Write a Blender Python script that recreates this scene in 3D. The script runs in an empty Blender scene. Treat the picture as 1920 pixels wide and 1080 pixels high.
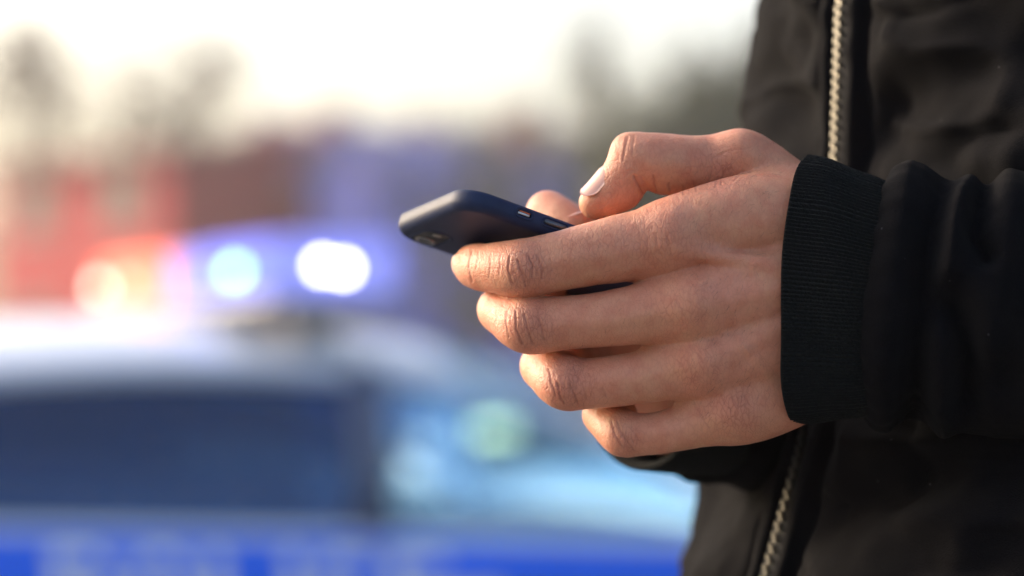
import bpy, bmesh, math, random
import numpy as np
from mathutils import Vector, Matrix

# ------------------------------------------------------------------ camera
SC = bpy.context.scene
COL = SC.collection
D = 0.95                      # distance to the plane in focus
K = 0.4032 / 1920.0           # metres per photo pixel in that plane
CAM = np.array([0.0, -D, 1.29])
PITCH = math.atan(160 * K / D)
FWD = np.array([0, math.cos(PITCH), math.sin(PITCH)])
UPV = np.array([0, -math.sin(PITCH), math.cos(PITCH)])
RGT = np.array([1.0, 0, 0])
cd = bpy.data.cameras.new('camera')
cam = bpy.data.objects.new('camera', cd)
COL.objects.link(cam)
cam.location = CAM
cam.rotation_euler = (math.pi / 2 + PITCH, 0, 0)
cd.sensor_width = 36.0
cd.lens = 36.0 * D / (1920 * K)
cd.clip_start = 0.05
cd.clip_end = 2000
cd.dof.use_dof = True
cd.dof.focus_distance = D - 0.004
cd.dof.aperture_fstop = 3.5
SC.camera = cam

# ------------------------------------------------------------------ light
SUN_DIR = np.array([-0.79, 0.45, 0.35])          # towards the sun
SUN_DIR = SUN_DIR / np.linalg.norm(SUN_DIR)
world = bpy.data.worlds.new('World')
SC.world = world
world.use_nodes = True
wn = world.node_tree.nodes
wl = world.node_tree.links
bg = wn['Background']
sky = wn.new('ShaderNodeTexSky')
sky.sky_type = 'NISHITA'
sky.sun_disc = False
sky.sun_elevation = math.asin(SUN_DIR[2])
sky.sun_rotation = math.atan2(SUN_DIR[0], SUN_DIR[1])
sky.air_density = 1.0
sky.dust_density = 7.0
sky.ozone_density = 1.0
wl.new(sky.outputs['Color'], bg.inputs['Color'])
bg.inputs['Strength'].default_value = 0.15
sd = bpy.data.lights.new('sun', 'SUN')
sun = bpy.data.objects.new('sun', sd)
COL.objects.link(sun)
sd.energy = 0.75
sd.angle = math.radians(11)
sd.color = (1.0, 0.86, 0.72)
sun.rotation_euler = Vector(-SUN_DIR).to_track_quat('-Z', 'Y').to_euler()
sun.location = (-6, 2, 8)
SC.view_settings.view_transform = 'Standard'
SC.view_settings.look = 'None'
SC.view_settings.exposure = 1.52
SC.view_settings.gamma = 1.0
SC.render.engine = 'CYCLES'
SC.cycles.use_denoising = True
SC.cycles.use_adaptive_sampling = False
SC.cycles.max_bounces = 8
SC.cycles.sample_clamp_indirect = 6.0

random.seed(4)
RNG = np.random.RandomState(7)

# ------------------------------------------------------------------ helpers
def loc(px, py, dy):
    """photo pixel + depth behind the focus plane (mm) -> camera-aligned millimetres"""
    t = (D * 1000 + dy) / (D * 1000)
    return np.array([(px - 960) * K * 1000 * t, dy, (540 - py) * K * 1000 * t])

def to_world(p):
    """camera-aligned millimetres -> world metres"""
    p = np.asarray(p, float) / 1000.0
    return CAM + np.outer(p[..., 1].ravel() + D, FWD) + np.outer(p[..., 0].ravel(), RGT) + np.outer(p[..., 2].ravel(), UPV)

def W(px, py, dy):
    return to_world(loc(px, py, dy)[None])[0]

def to_px(p):
    """camera-aligned millimetres -> photo pixels"""
    t = (D * 1000 + p[:, 1]) / (D * 1000)
    return np.stack([960 + p[:, 0] / (K * 1000 * t), 540 - p[:, 2] / (K * 1000 * t)], 1)

def world_to_local(w):
    d = np.asarray(w, float) - CAM
    return np.stack([d @ RGT, d @ FWD - D, d @ UPV], 1) * 1000

def link(o, parent=None):
    COL.objects.link(o)
    if parent is not None:
        o.parent = parent
    return o

def empty(name, location=(0, 0, 0), rz=0.0):
    o = bpy.data.objects.new(name, None)
    o.empty_display_size = 0.1
    o.location = location
    o.rotation_euler = (0, 0, rz)
    COL.objects.link(o)
    return o

def tag(o, label, cat, group=None):
    o['label'] = label
    o['category'] = cat
    if group:
        o['group'] = group
    return o

def mesh_obj(name, verts, faces, material, parent=None, smooth=True, offset=None):
    me = bpy.data.meshes.new(name)
    v = np.asarray(verts, float)
    if offset is not None:
        v = v - np.asarray(offset)
    me.from_pydata(v.tolist(), [], faces if isinstance(faces, list) else faces.tolist())
    me.update()
    if smooth:
        me.polygons.foreach_set('use_smooth', [True] * len(me.polygons))
    if material is not None:
        me.materials.append(material)
    return link(bpy.data.objects.new(name, me), parent)

class MB:
    """collects simple solids into one mesh"""
    def __init__(self):
        self.v = []
        self.f = []
    def add(self, v, f):
        n = len(self.v)
        self.v += [tuple(p) for p in v]
        self.f += [tuple(i + n for i in q) for q in f]
        return self
    def box(self, c, s, rz=0.0):
        cx, cy, cz = c
        a, b, h = s[0] / 2, s[1] / 2, s[2] / 2
        co, si = math.cos(rz), math.sin(rz)
        vs = []
        for z in (-h, h):
            for (x, y) in ((-a, -b), (a, -b), (a, b), (-a, b)):
                vs.append((cx + x * co - y * si, cy + x * si + y * co, cz + z))
        return self.add(vs, [(3, 2, 1, 0), (4, 5, 6, 7), (0, 1, 5, 4), (1, 2, 6, 5), (2, 3, 7, 6), (3, 0, 4, 7)])
    def tube(self, pts, rad, n=10, cap=True):
        pts = [np.asarray(p, float) for p in pts]
        if not hasattr(rad, '__len__'):
            rad = [rad] * len(pts)
        vs, fs = [], []
        ref = None
        for i, p in enumerate(pts):
            a = pts[max(i - 1, 0)]
            b = pts[min(i + 1, len(pts) - 1)]
            t = (b - a) / (np.linalg.norm(b - a) + 1e-12)
            if ref is None:
                ref = np.cross(t, [0, 0, 1.0])
                if np.linalg.norm(ref) < 1e-3:
                    ref = np.cross(t, [1.0, 0, 0])
            u = ref - t * (ref @ t)
            u /= np.linalg.norm(u) + 1e-12
            ref = u
            w = np.cross(t, u)
            for k in range(n):
                th = 2 * math.pi * k / n
                vs.append(p + rad[i] * (math.cos(th) * u + math.sin(th) * w))
        for i in range(len(pts) - 1):
            for k in range(n):
                k2 = (k + 1) % n
                fs.append((i * n + k, i * n + k2, (i + 1) * n + k2, (i + 1) * n + k))
        if cap:
            fs.append(tuple(range(n - 1, -1, -1)))
            fs.append(tuple((len(pts) - 1) * n + k for k in range(n)))
        return self.add(vs, fs)
    def lathe(self, prof, c, axis='z', n=24):
        vs, fs = [], []
        for (r, h) in prof:
            for k in range(n):
                th = 2 * math.pi * k / n
                x, y = r * math.cos(th), r * math.sin(th)
                vs.append((c[0] + x, c[1] + y, c[2] + h) if axis == 'z' else
                          (c[0] + x, c[1] + h, c[2] + y) if axis == 'y' else (c[0] + h, c[1] + x, c[2] + y))
        for i in range(len(prof) - 1):
            for k in range(n):
                k2 = (k + 1) % n
                fs.append((i * n + k, i * n + k2, (i + 1) * n + k2, (i + 1) * n + k))
        return self.add(vs, fs)
    def build(self, name, material, parent=None, smooth=False):
        return mesh_obj(name, self.v, list(self.f), material, parent, smooth)

def hash3(i, j, k, seed):
    n = (i * 374761393 + j * 668265263 + k * 2147483647 + seed * 974711) & 0xffffffff
    n = ((n ^ (n >> 13)) * 1274126177) & 0xffffffff
    return ((n ^ (n >> 16)) & 0xffff) / 65535.0

def vnoise(p, seed=0):
    p = np.asarray(p, float)
    i = np.floor(p).astype(np.int64)
    f = p - i
    f = f * f * (3 - 2 * f)
    r = 0
    for dx in (0, 1):
        for dy in (0, 1):
            for dz in (0, 1):
                w = (f[:, 0] if dx else 1 - f[:, 0]) * (f[:, 1] if dy else 1 - f[:, 1]) * (f[:, 2] if dz else 1 - f[:, 2])
                r = r + w * hash3(i[:, 0] + dx, i[:, 1] + dy, i[:, 2] + dz, seed)
    return r * 2 - 1

def poly_dist(p, line):
    """distance from 2-D points to a polyline"""
    best = np.full(len(p), 1e9)
    for a, b in zip(line[:-1], line[1:]):
        a = np.array(a, float)
        b = np.array(b, float)
        ab = b - a
        t = np.clip(((p - a) @ ab) / (ab @ ab + 1e-9), 0, 1)
        best = np.minimum(best, np.linalg.norm(p - a - t[:, None] * ab, axis=1))
    return best

# ---- signed distance fields on a grid
class Grid:
    def __init__(self, lo, hi, h):
        self.lo = np.array(lo, float)
        self.h = h
        self.n = np.ceil((np.array(hi) - self.lo) / h).astype(int) + 1
        self.ax = [self.lo[i] + h * np.arange(self.n[i]) for i in range(3)]
    def new(self):
        return np.full(self.n, 50.0 * max(self.h, 0.5), np.float32)
    def sub(self, lo, hi):
        a = np.clip(np.floor((np.array(lo) - self.lo) / self.h).astype(int), 0, self.n - 1)
        b = np.clip(np.ceil((np.array(hi) - self.lo) / self.h).astype(int) + 1, 1, self.n)
        return tuple(slice(a[i], b[i]) for i in range(3))
    def coords(self, s):
        return (self.ax[0][s[0]].astype(np.float32)[:, None, None], self.ax[1][s[1]].astype(np.float32)[None, :, None],
                self.ax[2][s[2]].astype(np.float32)[None, None, :])

def smin(a, b, k):
    h = np.maximum(k - np.abs(a - b), 0) / k
    return np.minimum(a, b) - h * h * (k * 0.25)

def cone(g, s, a, ra, b, rb, sq=None):
    x, y, z = g.coords(s)
    ba = np.asarray(b, float) - a
    L = float(ba @ ba) + 1e-9
    t = ((x - a[0]) * ba[0] + (y - a[1]) * ba[1] + (z - a[2]) * ba[2]) / L
    t = np.clip(t, 0, 1)
    d = (x - a[0] - t * ba[0]) ** 2 + (y - a[1] - t * ba[1]) ** 2 + (z - a[2] - t * ba[2]) ** 2
    return np.sqrt(d) - (ra + (rb - ra) * t)

def ellipsoid(g, s, c, r):
    x, y, z = g.coords(s)
    q = np.sqrt(((x - c[0]) / r[0]) ** 2 + ((y - c[1]) / r[1]) ** 2 + ((z - c[2]) / r[2]) ** 2)
    return (q - 1) * min(r)

def blend_cone(g, vol, a, ra, b, rb, k):
    m = max(ra, rb) + k + 4 * g.h
    s = g.sub(np.minimum(a, b) - m, np.maximum(a, b) + m)
    vol[s] = smin(vol[s], cone(g, s, np.asarray(a, float), ra, np.asarray(b, float), rb), k)

def blend_ell(g, vol, c, r, k):
    m = max(r) + k + 4 * g.h
    s = g.sub(np.asarray(c) - m, np.asarray(c) + m)
    vol[s] = smin(vol[s], ellipsoid(g, s, c, r), k)

def catmull(pts, n):
    pts = np.asarray(pts, float)
    P = np.vstack([2 * pts[0] - pts[1], pts, 2 * pts[-1] - pts[-2]])
    out = []
    for i in range(1, len(P) - 2):
        for j in range(n):
            t = j / n
            p0, p1, p2, p3 = P[i - 1], P[i], P[i + 1], P[i + 2]
            out.append(0.5 * (2 * p1 + (p2 - p0) * t + (2 * p0 - 5 * p1 + 4 * p2 - p3) * t * t + (3 * p1 - p0 - 3 * p2 + p3) * t ** 3))
    out.append(P[-2])
    return np.array(out)

def surface_nets(vol, lo, h):
    ins = vol < 0
    nx, ny, nz = vol.shape
    cnt = np.zeros((nx - 1, ny - 1, nz - 1), np.int8)
    corners = [(i, j, k) for i in (0, 1) for j in (0, 1) for k in (0, 1)]
    for (i, j, k) in corners:
        cnt += ins[i:nx - 1 + i, j:ny - 1 + j, k:nz - 1 + k]
    act = np.argwhere((cnt > 0) & (cnt < 8))
    idx = np.full(cnt.shape, -1, np.int32)
    idx[act[:, 0], act[:, 1], act[:, 2]] = np.arange(len(act))
    cv = np.stack([vol[act[:, 0] + i, act[:, 1] + j, act[:, 2] + k] for (i, j, k) in corners], 1)
    acc = np.zeros((len(act), 3))
    num = np.zeros(len(act))
    for a in range(8):
        for b in range(a + 1, 8):
            ca, cb = np.array(corners[a]), np.array(corners[b])
            if np.abs(ca - cb).sum() != 1:
                continue
            va, vb = cv[:, a], cv[:, b]
            x = (va < 0) != (vb < 0)
            t = va[x] / (va[x] - vb[x])
            acc[x] += ca + t[:, None] * (cb - ca)
            num[x] += 1
    verts = np.asarray(lo) + h * (act + acc / num[:, None])
    quads = []
    for axis in range(3):
        o1, o2 = [(1, 2), (2, 0), (0, 1)][axis]
        sl0 = [slice(1, -1)] * 3
        sl1 = [slice(1, -1)] * 3
        sl0[axis] = slice(0, -1)
        sl1[axis] = slice(1, None)
        A, B = ins[tuple(sl0)], ins[tuple(sl1)]
        for flip, m in ((False, A & ~B), (True, ~A & B)):
            e = np.argwhere(m)
            base = e.copy()
            for q in range(3):
                if q != axis:
                    base[:, q] += 1
            c = []
            for (d1, d2) in ((0, 0), (1, 0), (1, 1), (0, 1)):
                p = base.copy()
                p[:, o1] -= 1 - d1
                p[:, o2] -= 1 - d2
                c.append(idx[p[:, 0], p[:, 1], p[:, 2]])
            c = np.stack(c, 1)
            quads.append(c[:, ::-1] if flip else c)
    return verts, np.vstack(quads)

def smooth_mesh(v, q, it, lam=0.5):
    e = np.vstack([q[:, [0, 1]], q[:, [1, 2]], q[:, [2, 3]], q[:, [3, 0]]])
    n = len(v)
    deg = np.bincount(e[:, 0], minlength=n) + np.bincount(e[:, 1], minlength=n)
    for i in range(it):
        s = np.stack([np.bincount(e[:, 0], v[e[:, 1], c], n) + np.bincount(e[:, 1], v[e[:, 0], c], n) for c in range(3)], 1)
        l = lam if i % 2 == 0 else -lam * 0.9
        v = v + l * (s / np.maximum(deg, 1)[:, None] - v)
    return v

def normals(v, q):
    nrm = np.cross(v[q[:, 2]] - v[q[:, 0]], v[q[:, 3]] - v[q[:, 1]])
    out = np.zeros_like(v)
    for c in range(3):
        for i in range(4):
            out[:, c] += np.bincount(q[:, i], nrm[:, c], len(v))
    return out / (np.linalg.norm(out, axis=1)[:, None] + 1e-12)

# ------------------------------------------------------------------ materials
def nodes_of(name):
    m = bpy.data.materials.new(name)
    m.use_nodes = True
    nt = m.node_tree
    return m, nt, nt.nodes['Principled BSDF']

def mat(name, color, rough=0.6, metal=0.0, var=0.12, scale=6.0, bump=0.0, bscale=60.0, spec=0.5, sheen=0.0, coat=0.0, emit=None, estr=0.0, alpha=None):
    m, nt, b = nodes_of(name)
    tc = nt.nodes.new('ShaderNodeTexCoord')
    no = nt.nodes.new('ShaderNodeTexNoise')
    no.inputs['Scale'].default_value = scale
    no.inputs['Detail'].default_value = 4
    nt.links.new(tc.outputs['Object'], no.inputs['Vector'])
    mx = nt.nodes.new('ShaderNodeMix')
    mx.data_type = 'RGBA'
    mx.inputs['A'].default_value = tuple(c * (1 - var) for c in color) + (1,)
    mx.inputs['B'].default_value = tuple(min(1, c * (1 + var)) for c in color) + (1,)
    nt.links.new(no.outputs['Fac'], mx.inputs['Factor'])
    nt.links.new(mx.outputs['Result'], b.inputs['Base Color'])
    b.inputs['Roughness'].default_value = rough
    b.inputs['Metallic'].default_value = metal
    b.inputs['Specular IOR Level'].default_value = spec
    b.inputs['Sheen Weight'].default_value = sheen
    b.inputs['Coat Weight'].default_value = coat
    if emit:
        b.inputs['Emission Color'].default_value = tuple(emit) + (1,)
        b.inputs['Emission Strength'].default_value = estr
    if bump:
        n2 = nt.nodes.new('ShaderNodeTexNoise')
        n2.inputs['Scale'].default_value = bscale
        n2.inputs['Detail'].default_value = 3
        nt.links.new(tc.outputs['Object'], n2.inputs['Vector'])
        bp = nt.nodes.new('ShaderNodeBump')
        bp.inputs['Strength'].default_value = bump
        bp.inputs['Distance'].default_value = 0.01
        nt.links.new(n2.outputs['Fac'], bp.inputs['Height'])
        nt.links.new(bp.outputs['Normal'], b.inputs['Normal'])
    return m

def glass_mat(name, color, trans, rough=0.03, spec=0.5, refl=(1, 1, 1)):
    """thin car / window glass: a see-through tint under a clear reflection"""
    m, nt, b = nodes_of(name)
    out = nt.nodes['Material Output']
    nt.nodes.remove(b)
    tr = nt.nodes.new('ShaderNodeBsdfTransparent')
    tr.inputs['Color'].default_value = tuple(color) + (1,)
    gl = nt.nodes.new('ShaderNodeBsdfGlossy')
    gl.inputs['Roughness'].default_value = rough
    gl.inputs['Color'].default_value = tuple(refl) + (1,)
    lw = nt.nodes.new('ShaderNodeLayerWeight')
    lw.inputs['Blend'].default_value = 0.5
    pw = nt.nodes.new('ShaderNodeMath')
    pw.operation = 'POWER'
    pw.inputs[1].default_value = 5.0
    nt.links.new(lw.outputs['Facing'], pw.inputs[0])
    f0 = ((0.5 + spec) / (2.5 + spec)) ** 2
    fr = nt.nodes.new('ShaderNodeMath')
    fr.operation = 'MULTIPLY_ADD'
    fr.inputs[1].default_value = 1 - f0
    fr.inputs[2].default_value = f0
    nt.links.new(pw.outputs['Value'], fr.inputs[0])
    no = nt.nodes.new('ShaderNodeTexNoise')
    no.inputs['Scale'].default_value = 3.0
    mm = nt.nodes.new('ShaderNodeMath')
    mm.operation = 'MULTIPLY_ADD'
    mm.inputs[1].default_value = 0.03
    nt.links.new(no.outputs['Fac'], mm.inputs[0])
    nt.links.new(fr.outputs['Value'], mm.inputs[2])
    mx = nt.nodes.new('ShaderNodeMixShader')
    nt.links.new(mm.outputs['Value'], mx.inputs['Fac'])
    nt.links.new(tr.outputs['BSDF'], mx.inputs[1])
    nt.links.new(gl.outputs['BSDF'], mx.inputs[2])
    nt.links.new(mx.outputs['Shader'], out.inputs['Surface'])
    return m

def skin_mat():
    m, nt, b = nodes_of('skin')
    N, L = nt.nodes, nt.links
    tc = N.new('ShaderNodeTexCoord')
    at = N.new('ShaderNodeAttribute')
    at.attribute_name = 'knuckle'
    wr = N.new('ShaderNodeAttribute')
    wr.attribute_name = 'crease'
    def noise(scale, detail=4):
        n = N.new('ShaderNodeTexNoise')
        n.inputs['Scale'].default_value = scale
        n.inputs['Detail'].default_value = detail
        L.new(tc.outputs['Object'], n.inputs['Vector'])
        return n
    def mixc(fac, a, bb):
        x = N.new('ShaderNodeMix')
        x.data_type = 'RGBA'
        for sock, val in (('A', a), ('B', bb)):
            if isinstance(val, tuple):
                x.inputs[sock].default_value = val + (1,)
            else:
                L.new(val, x.inputs[sock])
        if isinstance(fac, float):
            x.inputs['Factor'].default_value = fac
        else:
            L.new(fac, x.inputs['Factor'])
        return x.outputs['Result']
    def ramp(src, p0, p1):
        r = N.new('ShaderNodeMapRange')
        r.inputs['From Min'].default_value = p0
        r.inputs['From Max'].default_value = p1
        L.new(src, r.inputs['Value'])
        return r.outputs['Result']
    def math_(op, a, bb):
        x = N.new('ShaderNodeMath')
        x.operation = op
        for i, val in enumerate((a, bb)):
            if isinstance(val, float):
                x.inputs[i].default_value = val
            else:
                L.new(val, x.inputs[i])
        return x.outputs['Value']
    base = mixc(ramp(noise(45).outputs['Fac'], 0.35, 0.65), (0.595, 0.295, 0.170), (0.61, 0.270, 0.172))
    base = mixc(math_('MULTIPLY', ramp(noise(26, 3).outputs['Fac'], 0.40, 0.66), 0.55), base, (0.60, 0.235, 0.160))
    base = mixc(ramp(noise(160).outputs['Fac'], 0.42, 0.72), base, (0.56, 0.215, 0.130))
    base = mixc(math_('MULTIPLY', at.outputs['Fac'], 0.6), base, (0.53, 0.178, 0.118))
    # small freckles and hair roots
    vo = N.new('ShaderNodeTexVoronoi')
    vo.inputs['Scale'].default_value = 330
    L.new(tc.outputs['Object'], vo.inputs['Vector'])
    dots = ramp(vo.outputs['Distance'], 0.13, 0.06)
    gate = ramp(noise(70, 2).outputs['Fac'], 0.55, 0.7)
    base = mixc(math_('MULTIPLY', math_('MULTIPLY', dots, gate), 0.35), base, (0.26, 0.12, 0.08))
    # fine skin lines
    def lines(scale, sx, sy, sz, w):
        mp = N.new('ShaderNodeMapping')
        mp.inputs['Scale'].default_value = (sx, sy, sz)
        wob = N.new('ShaderNodeMix')
        wob.data_type = 'RGBA'
        wob.blend_type = 'ADD'
        wob.inputs['Factor'].default_value = 0.003
        L.new(tc.outputs['Object'], wob.inputs['A'])
        L.new(noise(300, 2).outputs['Color'], wob.inputs['B'])
        L.new(wob.outputs['Result'], mp.inputs['Vector'])
        v = N.new('ShaderNodeTexVoronoi')
        v.feature = 'DISTANCE_TO_EDGE'
        v.inputs['Scale'].default_value = scale
        L.new(mp.outputs['Vector'], v.inputs['Vector'])
        return ramp(v.outputs['Distance'], 0.0, w)
    a1 = lines(360, 1.7, 1.0, 0.70, 0.13)
    a2 = lines(800, 1.2, 1.0, 0.9, 0.2)
    h1 = math_('MULTIPLY', a1, math_('ADD', math_('MULTIPLY', at.outputs['Fac'], 0.6), 0.22))
    h2 = math_('MULTIPLY', a2, 0.28)
    h = math_('ADD', h1, h2)
    base = mixc(math_('MULTIPLY', math_('SUBTRACT', 1.0, a1), math_('ADD', math_('MULTIPLY', at.outputs['Fac'], 0.42), 0.14)), base, (0.30, 0.085, 0.055))
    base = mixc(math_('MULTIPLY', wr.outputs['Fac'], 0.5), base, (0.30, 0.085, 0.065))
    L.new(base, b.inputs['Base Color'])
    bp = N.new('ShaderNodeBump')
    bp.inputs['Strength'].default_value = 0.7
    bp.inputs['Distance'].default_value = 0.0004
    L.new(h, bp.inputs['Height'])
    L.new(bp.outputs['Normal'], b.inputs['Normal'])
    b.inputs['Roughness'].default_value = 0.5
    b.inputs['Specular IOR Level'].default_value = 0.42
    b.inputs['Subsurface Weight'].default_value = 0.35
    b.inputs['Subsurface Radius'].default_value = (1.0, 0.35, 0.2)
    b.inputs['Subsurface Scale'].default_value = 0.0035
    return m

M = {}
M['skin'] = skin_mat()
M['nail'] = mat('nail', (0.66, 0.36, 0.29), 0.35, var=0.05, scale=300, coat=0.3)
M['cloth'] = mat('black_jacket_cloth', (0.0050, 0.0047, 0.0060), 0.9, var=0.25, scale=40, bump=0.3, bscale=1500, spec=0.05, sheen=0.012)
M['knit'] = mat('black_rib_knit', (0.0070, 0.0083, 0.0092), 0.85, var=0.3, scale=500, bump=0.5, bscale=900, spec=0.1, sheen=0.02)
M['tape'] = mat('zipper_tape', (0.006, 0.006, 0.007), 0.85, var=0.2, scale=300, bump=0.2, bscale=1500)
M['brass'] = mat('zipper_metal', (0.13, 0.125, 0.115), 0.4, 1.0, var=0.2, scale=400)
M['trouser'] = mat('dark_denim', (0.02, 0.024, 0.035), 0.85, var=0.2, scale=30, bump=0.2, bscale=700)
M['hair'] = mat('dark_hair', (0.02, 0.013, 0.009), 0.5, var=0.3, scale=200, bump=0.6, bscale=300)
M['leather'] = mat('black_leather', (0.015, 0.014, 0.013), 0.45, var=0.2, scale=30, bump=0.1, bscale=200)
M['rubber'] = mat('rubber', (0.012, 0.012, 0.012), 0.8, var=0.2, scale=30)
M['case'] = mat('lamp_tinted_phone_case', (0.013, 0.023, 0.066), 0.55, var=0.25, scale=90, bump=0.05, bscale=2500, spec=0.25)  # blue light of the police lamps mixed into the dark case colour
M['phone_metal'] = mat('dark_phone_metal', (0.10, 0.10, 0.11), 0.3, 0.9, var=0.08, scale=200)
M['silver'] = mat('silver_metal', (0.5, 0.5, 0.52), 0.3, 0.9, var=0.08, scale=200)
M['orange'] = mat('orange_paint', (0.7, 0.15, 0.04), 0.5, var=0.05)
M['black_glass'] = mat('black_glass', (0.004, 0.004, 0.006), 0.05, var=0.1, coat=0.5)

def add_lint(m):
    nt = m.node_tree
    b = nt.nodes['Principled BSDF']
    old = b.inputs['Base Color'].links[0].from_socket
    tc = nt.nodes.new('ShaderNodeTexCoord')
    vo = nt.nodes.new('ShaderNodeTexVoronoi')
    vo.inputs['Scale'].default_value = 75
    nt.links.new(tc.outputs['Object'], vo.inputs['Vector'])
    mr = nt.nodes.new('ShaderNodeMapRange')
    mr.inputs['From Min'].default_value = 0.035
    mr.inputs['From Max'].default_value = 0.02
    nt.links.new(vo.outputs['Distance'], mr.inputs['Value'])
    mx = nt.nodes.new('ShaderNodeMix')
    mx.data_type = 'RGBA'
    mx.inputs['B'].default_value = (0.10, 0.10, 0.11, 1)
    nt.links.new(mr.outputs['Result'], mx.inputs['Factor'])
    nt.links.new(old, mx.inputs['A'])
    nt.links.new(mx.outputs['Result'], b.inputs['Base Color'])
add_lint(M['cloth'])
add_lint(M['knit'])

def structure(o):
    o['kind'] = 'structure'
    return o

# ------------------------------------------------------------------ setting
M['asphalt'] = mat('asphalt', (0.055, 0.054, 0.054), 0.9, var=0.3, scale=3, bump=0.4, bscale=120)
M['paving'] = mat('pavement_concrete', (0.17, 0.165, 0.16), 0.9, var=0.15, scale=2, bump=0.2, bscale=80)
M['earth'] = mat('winter_grass_ground', (0.10, 0.095, 0.05), 0.95, var=0.35, scale=0.6, bump=0.4, bscale=8)
M['paint'] = mat('road_paint', (0.72, 0.72, 0.70), 0.7, var=0.1, scale=8)
structure(mesh_obj('ground', [(-700, -300, -0.02), (700, -300, -0.02), (700, 900, -0.02), (-700, 900, -0.02)], [(0, 1, 2, 3)], M['earth'], smooth=False))
structure(mesh_obj('road', [(-150, 1.6, 0), (150, 1.6, 0), (150, 14, 0), (-150, 14, 0)], [(0, 1, 2, 3)], M['asphalt'], smooth=False))
structure(MB().box((0, -1.75, 0.06), (300, 6.4, 0.16)).build('pavement', M['paving']))
structure(MB().box((0, 1.52, 0.055), (300, 0.14, 0.17)).build('kerb', M['paving']))
for i in range(12):
    structure(mesh_obj('lane_marking', [(-36 + 6 * i, 7.9, 0.004), (-33 + 6 * i, 7.9, 0.004), (-33 + 6 * i, 8.03, 0.004), (-36 + 6 * i, 8.03, 0.004)], [(0, 1, 2, 3)], M['paint'], smooth=False))

# ------------------------------------------------------------------ houses far behind
def house(px0, px1, py_eave, py_ridge, dist, wall_col, roof_col, label, depth=8.0, gable=False, turn=0.0):
    s = dist / D * K
    x0, x1 = (px0 - 960) * s, (px1 - 960) * s
    y = dist - D
    ze = CAM[2] + (700 - py_eave) * s
    zr = CAM[2] + (700 - py_ridge) * s
    w = x1 - x0
    root = empty('house', ((x0 + x1) / 2, y, -0.02), math.radians(turn))
    tag(root, label, 'house', 'houses across the street')
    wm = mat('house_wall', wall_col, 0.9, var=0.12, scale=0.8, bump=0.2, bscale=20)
    rm = mat('house_roof', roof_col, 0.85, var=0.2, scale=1.5, bump=0.3, bscale=12)
    b = MB()
    a = w / 2
    ze += 0.02
    zr += 0.02
    if gable:
        b.add([(-a, 0, 0), (a, 0, 0), (a, 0, ze), (0, 0, zr), (-a, 0, ze), (-a, depth, 0), (a, depth, 0), (a, depth, ze), (0, depth, zr), (-a, depth, ze)],
              [(0, 1, 2, 3, 4), (9, 8, 7, 6, 5), (1, 6, 7, 2), (5, 0, 4, 9)])
    else:
        h = depth / 2
        b.add([(-a, 0, 0), (a, 0, 0), (a, 0, ze), (-a, 0, ze), (-a, depth, 0), (a, depth, 0), (a, depth, ze), (-a, depth, ze), (-a, h, zr), (a, h, zr)],
              [(0, 1, 2, 3), (5, 4, 7, 6), (1, 5, 6, 9, 2), (4, 0, 3, 8, 7)])
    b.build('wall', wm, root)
    r = MB()
    t = 0.16
    o = 0.35
    if gable:
        for sgn in (-1, 1):
            dx, dz = sgn * a, ze - zr
            e = (sgn * (a + o), ze + dz / a * o)
            r.add([(0, -o, zr + .01), (0, depth + o, zr + .01), (e[0], depth + o, e[1] + .01), (e[0], -o, e[1] + .01),
                   (0, -o, zr + t), (0, depth + o, zr + t), (e[0], depth + o, e[1] + t), (e[0], -o, e[1] + t)],
                  [(0, 1, 2, 3), (7, 6, 5, 4), (0, 3, 7, 4), (1, 5, 6, 2), (3, 2, 6, 7)])
    else:
        h = depth / 2
        sl = (ze - zr) / h
        for sgn in (-1, 1):
            ye, zz = h + sgn * (h + o), ze + sl * o
            r.add([(-a - o, h, zr + .01), (a + o, h, zr + .01), (a + o, ye, zz + .01), (-a - o, ye, zz + .01),
                   (-a - o, h, zr + t), (a + o, h, zr + t), (a + o, ye, zz + t), (-a - o, ye, zz + t)],
                  [(0, 1, 2, 3), (7, 6, 5, 4), (0, 3, 7, 4), (1, 5, 6, 2), (3, 2, 6, 7)])
    ro = r.build('roof', rm, root)
    MB().box((a * 0.45, depth / 2 + (0.6 if not gable else 2), zr + 0.1), (0.6, 0.6, 1.2)).build('chimney', mat('chimney_brick', (0.25, 0.12, 0.09), 0.9), ro)
    fm = mat('window_frame', (0.28, 0.25, 0.25), 0.7)
    gm = mat('dark_pane', (0.05, 0.035, 0.045), 0.35, var=0.2, spec=0.25)
    nw = max(2, int(w / 2.8))
    rows = [1.5] + ([4.1] if ze > 5.2 else [])
    for zc in rows:
        for i in range(nw):
            xc = -a + w * (i + 0.5) / nw
            if zc == 1.5 and i == nw // 2:
                dr = MB().box((xc, -0.03, 1.07), (1.0, 0.08, 2.1)).build('door', mat('door_wood', (0.12, 0.07, 0.05), 0.6), root)
                MB().box((xc + 0.38, -0.1, 1.05), (0.04, 0.05, 0.14)).build('handle', M['silver'], dr)
                continue
            f = MB().box((xc, -0.02, zc + 0.55), (0.07, 0.09, 1.3)).box((xc, -0.02, zc + 1.17), (1.2, 0.1, 0.08)).box((xc, -0.02, zc - 0.07), (1.2, 0.1, 0.08)).box((xc - 0.57, -0.02, zc + 0.55), (0.07, 0.095, 1.17)).box((xc + 0.57, -0.02, zc + 0.55), (0.07, 0.095, 1.17)).build('window', fm, root)
            for q in (-1, 1):
                MB().box((xc + q * 0.285, -0.005, zc + 0.55), (0.49, 0.04, 1.15)).build('pane', gm, f)
    return root

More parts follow.
